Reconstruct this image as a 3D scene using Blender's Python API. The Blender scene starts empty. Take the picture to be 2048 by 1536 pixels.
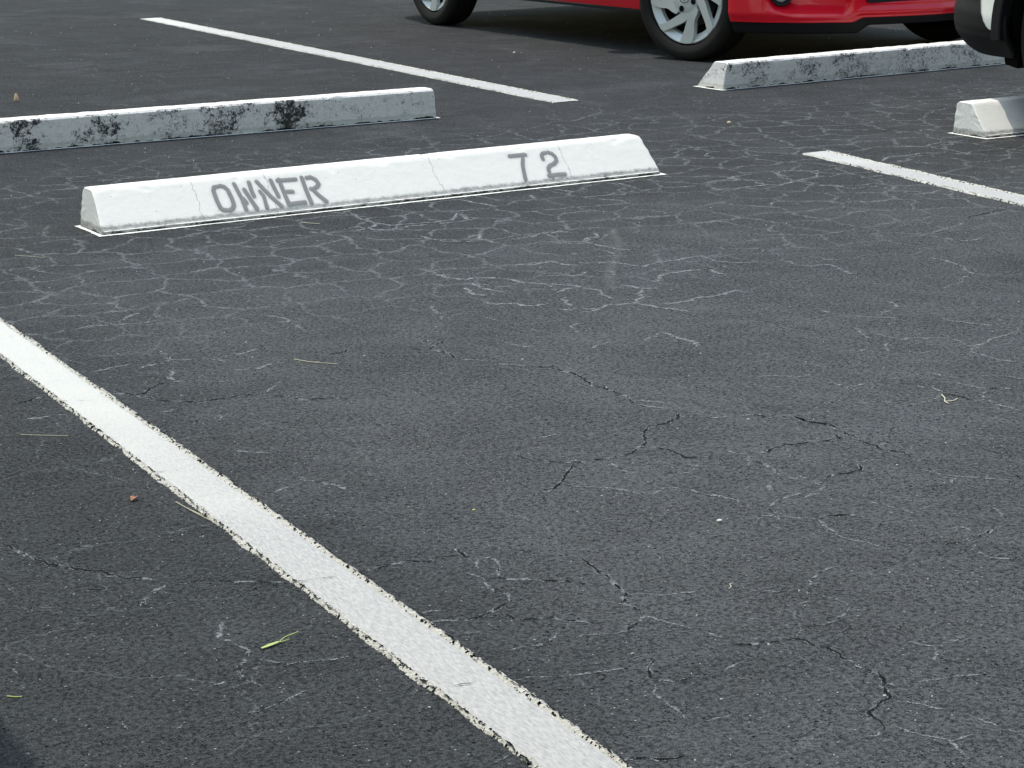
import bpy, bmesh, math, random
from mathutils import Vector, Matrix, noise
random.seed(7)
SC = bpy.context.scene
COL = SC.collection
R = math.radians

# ------------------------------------------------------------------ helpers
def nz(x, y, z=0.0, s=1.0):
    return noise.noise(Vector((x*s, y*s, z*s)))

def fbm(x, y, z=0.0, s=1.0, o=3):
    v = 0.0; a = 1.0; t = 0.0
    for _ in range(o):
        v += a*nz(x, y, z, s); t += a; a *= .5; s *= 2.1
    return v/t

def link(o, parent=None):
    COL.objects.link(o)
    if parent is not None:
        o.parent = parent
    return o

def obj_py(name, verts, faces, mat=None, parent=None, smooth=False):
    me = bpy.data.meshes.new(name)
    me.from_pydata([tuple(v) for v in verts], [], faces)
    me.update()
    if smooth:
        me.polygons.foreach_set('use_smooth', [True]*len(me.polygons))
    for m in (mat if isinstance(mat, (list, tuple)) else [mat]):
        if m: me.materials.append(m)
    return link(bpy.data.objects.new(name, me), parent)

def obj_bm(name, bm, mat=None, parent=None, smooth=False):
    me = bpy.data.meshes.new(name)
    bmesh.ops.recalc_face_normals(bm, faces=bm.faces[:])
    bm.to_mesh(me); bm.free()
    if smooth:
        me.polygons.foreach_set('use_smooth', [True]*len(me.polygons))
    for m in (mat if isinstance(mat, (list, tuple)) else [mat]):
        if m: me.materials.append(m)
    return link(bpy.data.objects.new(name, me), parent)

def empty(name, loc=(0, 0, 0), rz=0.0, parent=None):
    o = bpy.data.objects.new(name, None)
    o.empty_display_size = .2
    o.location = loc; o.rotation_euler = (0, 0, rz)
    return link(o, parent)

def tag(o, label=None, cat=None, group=None, kind=None):
    if label: o['label'] = label
    if cat: o['category'] = cat
    if group: o['group'] = group
    if kind: o['kind'] = kind
    return o

def sharp(o, deg=35):
    m = o.modifiers.new('edges', 'EDGE_SPLIT'); m.split_angle = R(deg)

# ------------------------------------------------------------------ material helper
class NT:
    def __init__(self, name):
        self.dim = '3D'
        self.m = bpy.data.materials.new(name); self.m.use_nodes = True
        self.t = self.m.node_tree; self.t.nodes.clear()
        self.out = self.n('ShaderNodeOutputMaterial')
        self.b = self.n('ShaderNodeBsdfPrincipled')
        self.l(self.b.outputs[0], self.out.inputs[0])
        self.tc = self.n('ShaderNodeTexCoord').outputs['Object']
    def n(self, k, **kw):
        x = self.t.nodes.new(k)
        for a, v in kw.items(): setattr(x, a, v)
        return x
    def l(self, a, b): self.t.links.new(a, b)
    def put(self, sock, v):
        if isinstance(v, bpy.types.NodeSocket): self.l(v, sock)
        elif v is not None: sock.default_value = v
    def bsdf(self, **kw):
        names = dict(color='Base Color', rough='Roughness', metal='Metallic', spec='Specular IOR Level', normal='Normal',
                     alpha='Alpha', coat='Coat Weight', coat_rough='Coat Roughness', trans='Transmission Weight')
        for k, v in kw.items(): self.put(self.b.inputs[names[k]], v)
    def map(self, scale=(1, 1, 1), loc=(0, 0, 0), rot=(0, 0, 0), src=None):
        x = self.n('ShaderNodeMapping')
        self.l(src or self.tc, x.inputs[0])
        x.inputs['Scale'].default_value = scale; x.inputs['Location'].default_value = loc; x.inputs['Rotation'].default_value = rot
        return x.outputs[0]
    def noise(self, scale, detail=3, rough=.55, src=None, dist=0.0):
        x = self.n('ShaderNodeTexNoise', noise_dimensions=self.dim)
        self.l(src or self.tc, x.inputs['Vector'])
        x.inputs['Scale'].default_value = scale; x.inputs['Detail'].default_value = detail
        x.inputs['Roughness'].default_value = rough; x.inputs['Distortion'].default_value = dist
        return x.outputs['Fac']
    def noisec(self, scale, detail=3, src=None):
        x = self.n('ShaderNodeTexNoise', noise_dimensions=self.dim)
        self.l(src or self.tc, x.inputs['Vector'])
        x.inputs['Scale'].default_value = scale; x.inputs['Detail'].default_value = detail
        return x.outputs['Color']
    def voro(self, scale, src=None, feature='F1', out='Distance', rnd=1.0):
        x = self.n('ShaderNodeTexVoronoi', feature=feature)
        self.l(src or self.tc, x.inputs['Vector'])
        x.inputs['Scale'].default_value = scale; x.inputs['Randomness'].default_value = rnd
        return x.outputs[out]
    def math(self, op, a, b=0.0, c=None, clamp=False):
        x = self.n('ShaderNodeMath', operation=op, use_clamp=clamp)
        self.put(x.inputs[0], a); self.put(x.inputs[1], b)
        if c is not None: self.put(x.inputs[2], c)
        return x.outputs[0]
    def step(self, v, lo, hi, a=0.0, b=1.0):
        x = self.n('ShaderNodeMapRange', interpolation_type='SMOOTHSTEP')
        self.put(x.inputs[0], v)
        x.inputs[1].default_value = lo; x.inputs[2].default_value = hi
        x.inputs[3].default_value = a; x.inputs[4].default_value = b
        return x.outputs[0]
    def lin(self, v, lo, hi, a=0.0, b=1.0):
        x = self.n('ShaderNodeMapRange')
        self.put(x.inputs[0], v)
        x.inputs[1].default_value = lo; x.inputs[2].default_value = hi
        x.inputs[3].default_value = a; x.inputs[4].default_value = b
        return x.outputs[0]
    def mix(self, f, a, b):
        x = self.n('ShaderNodeMix', data_type='RGBA')
        self.put(x.inputs[0], f)
        for s, v in ((x.inputs[6], a), (x.inputs[7], b)):
            if isinstance(v, tuple): s.default_value = (*v, 1) if len(v) == 3 else v
            else: self.l(v, s)
        return x.outputs[2]
    def bump(self, h, strength=.5, dist=.002, normal=None):
        x = self.n('ShaderNodeBump')
        x.inputs['Strength'].default_value = strength; x.inputs['Distance'].default_value = dist
        self.l(h, x.inputs['Height'])
        if normal is not None: self.l(normal, x.inputs['Normal'])
        return x.outputs[0]
    def xyz(self, src=None):
        x = self.n('ShaderNodeSeparateXYZ'); self.l(src or self.tc, x.inputs[0])
        return x.outputs
    def attr(self, name):
        x = self.n('ShaderNodeAttribute', attribute_name=name)
        return x.outputs['Fac']
    def vadd(self, a, col, k):
        s = self.n('ShaderNodeVectorMath', operation='SUBTRACT'); self.l(col, s.inputs[0]); s.inputs[1].default_value = (.5, .5, .5)
        c = self.n('ShaderNodeVectorMath', operation='SCALE'); self.l(s.outputs[0], c.inputs[0]); c.inputs['Scale'].default_value = k
        d = self.n('ShaderNodeVectorMath', operation='ADD'); self.l(a, d.inputs[0]); self.l(c.outputs[0], d.inputs[1])
        return d.outputs[0]

def plain(name, color, rough=.5, metal=0.0, coat=0.0, bump=0.0, bscale=200, vary=0.0, spec=None):
    t = NT(name)
    c = t.mix(t.noise(7, 4), tuple(v*(1-vary) for v in color), tuple(v*(1+vary) for v in color)) if vary else (*color, 1)
    t.bsdf(color=c, rough=rough, metal=metal, coat=coat, spec=spec)
    if coat: t.bsdf(coat_rough=.04)
    if bump: t.bsdf(normal=t.bump(t.noise(bscale, 3), bump, .002))
    return t.m

# ------------------------------------------------------------------ materials
def mat_asphalt():
    t = NT('sealed_asphalt'); t.dim = '2D'
    warp = t.vadd(t.tc, t.noisec(3.5, 4), .20)
    warp2 = t.vadd(t.vadd(t.tc, t.noisec(6, 4), .13), t.noisec(45, 3), .026)
    big = t.noise(.6, 4, .6, src=warp)
    mid = t.noise(3.2, 6, .68)
    def along(deg, sx, sy, src=None):
        return t.map((sx, sy, 1), src=t.map(rot=(0, 0, R(-deg)), src=src or warp))
    sweep = t.noise(1.0, 6, .65, src=along(-66, 1.2, 16))
    sweep2 = t.noise(1.0, 5, .65, src=along(-20, 3, 24))
    fine = t.noise(150, 4, .72)
    grain = t.noise(520, 2, .6)
    k = t.math('ADD', t.lin(big, .35, .65, -.04, .04), t.lin(mid, .36, .64, -.085, .085))
    k = t.math('ADD', k, t.lin(sweep2, .36, .64, -.07, .07))
    k = t.math('ADD', k, t.lin(fine, .38, .62, -.36, .36))
    k = t.math('ADD', k, t.lin(grain, .38, .62, -.34, .34))
    X = t.xyz()
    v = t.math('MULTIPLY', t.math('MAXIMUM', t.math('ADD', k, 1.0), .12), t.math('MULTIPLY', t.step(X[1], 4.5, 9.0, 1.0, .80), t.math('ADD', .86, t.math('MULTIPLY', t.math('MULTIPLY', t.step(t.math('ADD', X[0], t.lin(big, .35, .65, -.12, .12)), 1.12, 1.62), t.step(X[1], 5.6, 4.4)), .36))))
    base = t.n('ShaderNodeVectorMath', operation='SCALE')
    c0 = t.mix(t.step(t.noise(1.3, 3), .38, .62), (.0800, .0845, .0890), (.0820, .0848, .0882))
    c0 = t.mix(t.step(t.noise(2.1, 4, src=t.map(loc=(4, 9, 0))), .74, .86, 0, .35), c0, (.083, .078, .077))
    t.l(c0, base.inputs[0]); t.l(v, base.inputs['Scale'])
    col = base.outputs[0]
    # dusty tyre scuffs in the middle of the bay
    zx = t.math('MULTIPLY', t.step(X[0], 1.6, 2.3), t.step(X[1], 4.4, 3.4))
    scuff = t.math('MULTIPLY', t.step(sweep, .44, .62), t.lin(zx, 0, 1, .12, 1))
    scuff = t.math('MULTIPLY', scuff, t.lin(fine, .38, .62, .35, 1.0))
    col = t.mix(t.math('MULTIPLY', scuff, .55), col, (.150, .158, .164))
    dust = t.math('MULTIPLY', t.step(t.noise(1.6, 6, .7, src=warp), .52, .70), t.lin(fine, .38, .62, .2, 1))
    col = t.mix(t.math('MULTIPLY', dust, .30), col, (.150, .159, .166))
    # webs of pale hairlines in the sealer, densest before the numbered stop
    def web(scale, half, src):
        c = t.n('ShaderNodeTexVoronoi', feature='DISTANCE_TO_EDGE', voronoi_dimensions='2D')
        t.l(src, c.inputs['Vector']); c.inputs['Scale'].default_value = scale
        return t.step(c.outputs[0], half*scale, half*scale*.25)
    zone = t.math('MULTIPLY', t.step(X[1], 3.9, 4.8), t.step(X[1], 7.4, 6.3))
    patch = t.noise(1.5, 4, .6, src=t.map(loc=(2.3, 1.1, 0)))
    br = t.lin(t.noise(24, 4, .75), .38, .58, .18, 1)
    m1 = t.math('MULTIPLY', t.math('MULTIPLY', web(6.4, .0080, warp2), zone), t.math('MULTIPLY', t.step(patch, .26, .46), br))
    m2 = t.math('MULTIPLY', web(3.1, .0024, warp2), t.math('MULTIPLY', t.step(t.noise(1.9, 4, .6, src=t.map(loc=(7, 3, 0))), .33, .50), t.lin(t.noise(55, 4, .75), .40, .56, .2, 1)))
    m3 = t.math('MULTIPLY', web(8.5, .0016, warp2), t.math('MULTIPLY', t.step(t.noise(2.6, 5, .65, src=t.map(loc=(1, 8, 0))), .42, .58), t.lin(t.noise(70, 4, .75, src=t.map(loc=(3, 1, 0))), .48, .60, 0, 1)))
    pale = t.math('MAXIMUM', t.math('MULTIPLY', m1, .92), t.math('MAXIMUM', t.math('MULTIPLY', m2, .60), t.math('MULTIPLY', m3, .45)))
    col = t.mix(pale, col, (.205, .217, .225))
    # pale aggregate chips worn through the sealer and open pores
    def speck(scale, rad, thr, seed):
        vn = t.n('ShaderNodeTexVoronoi', feature='F1', voronoi_dimensions='2D')
        t.l(t.map(loc=(seed, seed*.7, 0)), vn.inputs['Vector']); vn.inputs['Scale'].default_value = scale
        sp = t.n('ShaderNodeSeparateColor'); t.l(vn.outputs['Color'], sp.inputs[0])
        return t.math('MULTIPLY', t.step(vn.outputs['Distance'], rad, rad*.55), t.math('GREATER_THAN', sp.outputs[0], thr)), sp.outputs[1]
    s1, r1 = speck(150, .26, .975, 3.1)
    s2, r2 = speck(360, .38, .94, 8.2)
    clus = t.step(t.noise(7, 4, .65), .42, .60, .2, 1)
    col = t.mix(t.math('MULTIPLY', t.math('MULTIPLY', s2, clus), .70), col, (.235, .25, .255))
    col = t.mix(t.math('MULTIPLY', s1, t.lin(r1, 0, 1, .3, 1)), col, (.42, .425, .415))
    p1, _ = speck(230, .38, .87, 5.5)
    p2, _ = speck(110, .32, .955, 6.7)
    pit = t.math('MAXIMUM', t.math('MULTIPLY', p1, t.step(t.noise(6, 4, .7), .44, .58)), t.math('MULTIPLY', p2, t.step(t.noise(4, 4, .7, src=t.map(loc=(3, 3, 3))), .48, .60)))
    wr = t.step(t.noise(100, 4, .62, src=t.map(loc=(2, 9, 0))), .56, .66, 0, .38)
    col = t.mix(wr, col, (.018, .019, .020))
    col = t.mix(pit, col, (.008, .009, .010))
    h = t.math('ADD', t.math('MULTIPLY', fine, 1.3), t.math('MULTIPLY', grain, .6))
    h = t.math('ADD', h, t.math('MULTIPLY', t.noise(62, 3, .6), 1.6))
    h = t.math('SUBTRACT', h, t.math('ADD', t.math('MULTIPLY', pit, 1.0), t.math('MULTIPLY', wr, 1.6)))
    nb = t.bump(h, 1.0, .0042)
    t.bsdf(color=col, rough=t.lin(fine, .3, .7, .78, .95), spec=.06, normal=nb)
    return t.m

def mat_crack(name, color, dark=False):
    t = NT(name)
    f = t.attr('fade')
    n1 = t.noise(55, 3, .7); n2 = t.noise(260, 3, .7)
    w = t.math('ADD', t.lin(n1, .36, .64, -.38, .38), t.lin(n2, .36, .64, -.40, .40))
    a = t.step(t.math('ADD', f, w), .12 if not dark else .1, .95 if not dark else .45)
    c = t.mix(t.lin(n2, .3, .7), tuple(v*.7 for v in color), tuple(v*1.35 for v in color))
    t.bsdf(color=c, rough=.95, spec=.1, alpha=a)
    return t.m

def mat_line_paint():
    t = NT('white_line_paint')
    st = t.noise(1, 5, .65, src=t.map((70, 260, 60), rot=(0, 0, R(22))))
    big = t.noise(3, 4)
    c = t.mix(t.lin(st, .35, .65), (.36, .355, .345), (.535, .525, .51))
    c = t.mix(t.step(t.math('ADD', t.xyz()[0], t.lin(big, .3, .7, -.5, .5)), 3.2, 4.9, 0, .75), c, (.61, .605, .565))
    dirt = t.math('MAXIMUM', t.step(t.noise(40, 5, .75), .60, .76, 0, .5), t.step(t.noise(1, 6, .7, src=t.map((3, 40, 1), loc=(3, 1, 0))), .58, .75, 0, .35))
    c = t.mix(dirt, c, (.40, .40, .39))
    cut = t.step(t.noise(180, 4, .75), .70, .76, 0, .8)
    c = t.mix(cut, c, (.22, .22, .22))
    h = t.math('ADD', st, t.math('MULTIPLY', t.noise(150, 4, .7), .8))
    t.bsdf(color=c, rough=.6, spec=.35, normal=t.bump(h, .8, .003, t.bump(t.noise(25, 2), .4, .004)))
    return t.m

def mat_line_crust():
    t = NT('old_cream_line_paint')
    n = t.noise(110, 5, .75)
    c = t.mix(t.lin(n, .3, .7), (.48, .46, .41), (.66, .645, .59))
    c = t.mix(t.step(t.noise(60, 4, .8, src=t.map(loc=(4, 4, 1))), .62, .70), c, (.09, .09, .09))
    c = t.mix(t.step(t.noise(8, 4, .7), .68, .74, 0, .6), c, (.42, .30, .17))
    t.bsdf(color=c, rough=.85, spec=.2, normal=t.bump(n, .9, .004))
    return t.m

def mat_stop(name, weather, cracks=(), patches=(), tone=(.83, .81, .755), front=-1):
    """painted concrete kerb stop; local x runs along it, z up"""
    t = NT(name)
    X = t.xyz()
    fine = t.noise(170, 4, .7); mid = t.noise(38, 5, .68); big = t.noise(6, 4)
    c = t.mix(t.lin(mid, .3, .7), tuple(v*.95 for v in tone), tone)
    c = t.mix(t.step(big, .45, .75, 0, .35), c, (.80, .785, .735))
    # only the upright faces hold the grime; rain keeps the top clean
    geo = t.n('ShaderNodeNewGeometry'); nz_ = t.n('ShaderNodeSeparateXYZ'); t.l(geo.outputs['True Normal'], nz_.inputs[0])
    side = t.step(nz_.outputs[2], .88, .70)
    # chips of bare dark concrete
    scal = .60 if not weather else .565
    chip = t.step(t.math('ADD', mid, t.lin(fine, .3, .7, -.05, .05)), scal+.07, scal+.10)
    end_shade = t.step(t.math('ABSOLUTE', nz_.outputs[0]), .75, .92)
    c = t.mix(t.math('MULTIPLY', end_shade, t.lin(fine, .38, .62, .25, .9)), c, (.55, .56, .555))  # rough end faces, greyed: their shade is put into the colour
    # worn toe
    toe = t.step(t.math('ADD', X[2], t.lin(mid, .3, .7, -.004, .004)), .027, .0165)
    if weather:
        c = t.mix(t.math('MULTIPLY', side, .85), c, (.82, .785, .765))
        c = t.mix(t.math('MULTIPLY', t.step(t.noise(70, 5, .75), .5, .72, 0, .45), side), c, (.42, .43, .44))
        c = t.mix(t.math('MULTIPLY', toe, side), c, (.58, .565, .52))
        ramp = t.n('ShaderNodeValToRGB')
        cr = ramp.color_ramp
        cr.elements[0].position = 0; cr.elements[0].color = (.12, .12, .12, 1)
        cr.elements[1].position = 1; cr.elements[1].color = (.1, .1, .1, 1)
        for x, wdt, s in patches:
            for p, q in ((x-wdt, .12), (x-wdt*.45, s), (x+wdt*.45, s), (x+wdt, .12)):
                e = cr.elements.new(min(max(p, .001), .999)); e.color = (q, q, q, 1)
        xw = t.math('ADD', X[0], t.lin(t.noise(17, 4, .7), .3, .7, -.075, .075))
        t.l(t.lin(xw, -.915, .915), ramp.inputs[0])
        blot = t.math('ADD', t.math('MULTIPLY', t.noise(48, 6, .78, dist=.8), .6), t.math('MULTIPLY', t.noise(13, 4, .7, src=t.map((1, 1, 1.4), loc=(2, 7, 1))), .4))
        veins = t.voro(75, src=t.vadd(t.tc, t.noisec(60, 3), .03), feature='DISTANCE_TO_EDGE')
        up = t.lin(X[2], 0, .112, .9, 1.0)
        lvl = t.math('ADD', blot, t.math('MULTIPLY', ramp.outputs[0], .175))
        lvl = t.math('ADD', lvl, t.step(veins, .12, .0, -.02, .075))
        lvl = t.math('ADD', lvl, t.lin(fine, .3, .7, -.045, .045))
        mold = t.math('MULTIPLY', t.step(lvl, .648, .690), side)
        halo = t.math('MULTIPLY', t.step(lvl, .545, .66, 0, .62), side)
        c = t.mix(halo, c, (.26, .255, .25))
        c = t.mix(mold, c, t.mix(t.step(t.noise(16, 3), .55, .7), (.050, .050, .050), (.15, .13, .11)))
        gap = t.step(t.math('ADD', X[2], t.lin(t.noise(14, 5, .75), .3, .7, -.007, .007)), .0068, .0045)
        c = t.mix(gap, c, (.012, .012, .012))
        h = t.math('ADD', t.math('MULTIPLY', mid, 1.3), t.math('MULTIPLY', fine, .7))
        h = t.math('SUBTRACT', h, t.math('MULTIPLY', mold, .5))
        t.bsdf(color=c, rough=.9, spec=.2, normal=t.bump(h, .75, .004))
    else:
        c = t.mix(t.math('MULTIPLY', chip, .35), c, (.45, .46, .47))
        pn = t.n('ShaderNodeTexVoronoi', feature='F1'); t.l(t.tc, pn.inputs['Vector']); pn.inputs['Scale'].default_value = 62
        ps = t.n('ShaderNodeSeparateColor'); t.l(pn.outputs['Color'], ps.inputs[0])
        pits = t.math('MULTIPLY', t.step(pn.outputs['Distance'], .17, .09), t.math('GREATER_THAN', ps.outputs[0], .93))
        c = t.mix(t.math('MULTIPLY', pits, .6), c, (.30, .30, .30))
        scrape = t.step(t.noise(1, 5, .7, src=t.map((14, 90, 90), loc=(1, 3, 0))), .60, .72, 0, .30)
        c = t.mix(scrape, c, (.58, .585, .57))
        peel = t.math('MULTIPLY', t.step(t.noise(95, 4, .75), .54, .60), t.step(t.noise(11, 4, .65, src=t.map(loc=(3, 6, 2))), .56, .66))
        c = t.mix(t.math('MULTIPLY', peel, t.math('MULTIPLY', t.step(X[2], .075, .092), .65)), c, (.40, .415, .43))
        # rough patch of blistered paint near the end
        tc = t.mix(t.lin(t.noise(90, 5, .75), .35, .65), (.17, .17, .17), (.44, .435, .41))
        c = t.mix(t.math('MULTIPLY', toe, side), c, tc)
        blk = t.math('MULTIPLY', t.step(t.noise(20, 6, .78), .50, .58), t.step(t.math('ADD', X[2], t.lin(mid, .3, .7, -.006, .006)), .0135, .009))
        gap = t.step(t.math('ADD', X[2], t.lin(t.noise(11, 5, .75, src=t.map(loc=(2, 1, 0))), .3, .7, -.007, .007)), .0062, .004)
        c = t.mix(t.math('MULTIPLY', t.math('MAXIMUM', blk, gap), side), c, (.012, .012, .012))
        for x0 in cracks:
            wob = t.math('ADD', X[0], t.lin(t.noise(22, 5, .7, src=t.map(loc=(x0*9, 0, 0))), 0, 1, -.018, .018))
            d = t.math('ABSOLUTE', t.math('SUBTRACT', wob, x0))
            c = t.mix(t.step(d, .0016, .0006, 0, .7), c, (.30, .30, .29))
        h = t.math('ADD', t.math('MULTIPLY', t.noise(60, 4, .6), .9), t.math('MULTIPLY', fine, .35))
        h = t.math('SUBTRACT', h, t.math('MULTIPLY', t.math('MAXIMUM', pits, peel), 1.0))
        h = t.math('ADD', h, t.step(t.noise(30, 3, .5, src=t.map((1, 1, 1), loc=(5, 2, 0))), .60, .70, 0, .25))
        t.bsdf(color=c, rough=.6, spec=.3, normal=t.bump(h, .30, .003))
    return t.m

def mat_apron():
    t = NT('white_overspray')
    f = t.attr('fade')
    a = t.step(t.math('ADD', f, t.lin(t.noise(120, 4, .7), .3, .7, -.35, .35)), .25, .6)
    c = t.mix(t.noise(90, 4), (.72, .71, .66), (.85, .84, .80))
    t.bsdf(color=c, rough=.8, spec=.2, alpha=a, normal=t.bump(t.noise(200, 3), .7, .003))
    return t.m

def mat_stencil():
    t = NT('grey_stencil_spray')
    f = t.attr('fade')
    n = t.noise(90, 4, .7)
    a = t.math('MULTIPLY', f, t.lin(n, .3, .75, 1.0, .82))
    c = t.mix(t.noise(30, 3), (.215, .216, .220), (.265, .266, .268))
    t.bsdf(color=c, rough=.7, spec=.25, alpha=a, normal=t.bump(t.noise(60, 4), .3, .002))
    return t.m

def mat_streak():
    t = NT('faint_pale_drip'); t.dim = '2D'
    a = t.math('MULTIPLY', t.attr('fade'), t.lin(t.noise(45, 4, .7), .35, .65, .12, .34))
    t.bsdf(color=(.22, .215, .21, 1), rough=.95, spec=.1, alpha=a)
    return t.m
M_STREAK = mat_streak()
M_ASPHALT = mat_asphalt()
M_PALE = mat_crack('dusty_pale_crack_edges', (.190, .202, .208))
M_DARK = mat_crack('open_dark_crack', (.008, .008, .009), True)
M_LINE = mat_line_paint(); M_CRUST = mat_line_crust()
M_APRON = mat_apron(); M_STENCIL = mat_stencil()
M_TYRE = plain('tyre_rubber', (.0150, .0145, .0135), .85, spec=.2, vary=.25, bump=.3, bscale=90)
M_BLACKPL = plain('black_plastic', (.0075, .008, .0095), .62, spec=.25, vary=.15, bump=.25, bscale=500)
M_DARKPL = plain('matt_black_underbody', (.006, .006, .006), .9, spec=.1)
M_GLASS = plain('tinted_glass', (.012, .014, .015), .04, coat=.6)
M_CLEAR = plain('lamp_glass', (.55, .57, .58), .08, metal=.3, coat=1)
M_CHROME = plain('chrome', (.75, .76, .77), .12, metal=1)
M_STEEL = plain('brake_steel', (.10, .10, .10), .5, metal=.8)
def mat_paint(name, col, flake=0.0, coat=1.0, dusty=.06):
    t = NT(name)
    c = t.mix(t.noise(900, 2), tuple(v*.9 for v in col), tuple(min(v*1.1, 1) for v in col))
    dust = t.step(t.noise(5, 5, .7), .5, .8, 0, dusty)
    c = t.mix(dust, c, (.30, .28, .26))
    t.bsdf(color=c, rough=.32, spec=.4, coat=coat, coat_rough=.05, metal=flake, normal=t.bump(t.noise(700, 2), .02, .001))
    return t.m
M_RED = mat_paint('red_car_paint', (.62, .002, .018), 0, .5, 0)
M_WHITE = mat_paint('white_car_paint', (.74, .77, .74))
def mat_hub():
    t = NT('silver_hubcap_paint')
    c = t.mix(t.noise(14, 4, .7), (.50, .53, .53), (.62, .65, .65))
    t.bsdf(color=c, rough=.34, metal=.25, spec=.5, normal=t.bump(t.noise(260, 3), .06, .001))
    return t.m
M_HUB = mat_hub()
M_ALLOY = plain('dark_alloy', (.06, .06, .065), .3, metal=.7)
# ------------------------------------------------------------------ ground
G = 150.0
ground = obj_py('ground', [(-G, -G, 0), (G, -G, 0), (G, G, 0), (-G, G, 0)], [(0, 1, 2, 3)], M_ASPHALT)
tag(ground, 'dark grey sealed asphalt of the car park, webbed with pale cracks', 'asphalt', kind='structure')

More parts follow.
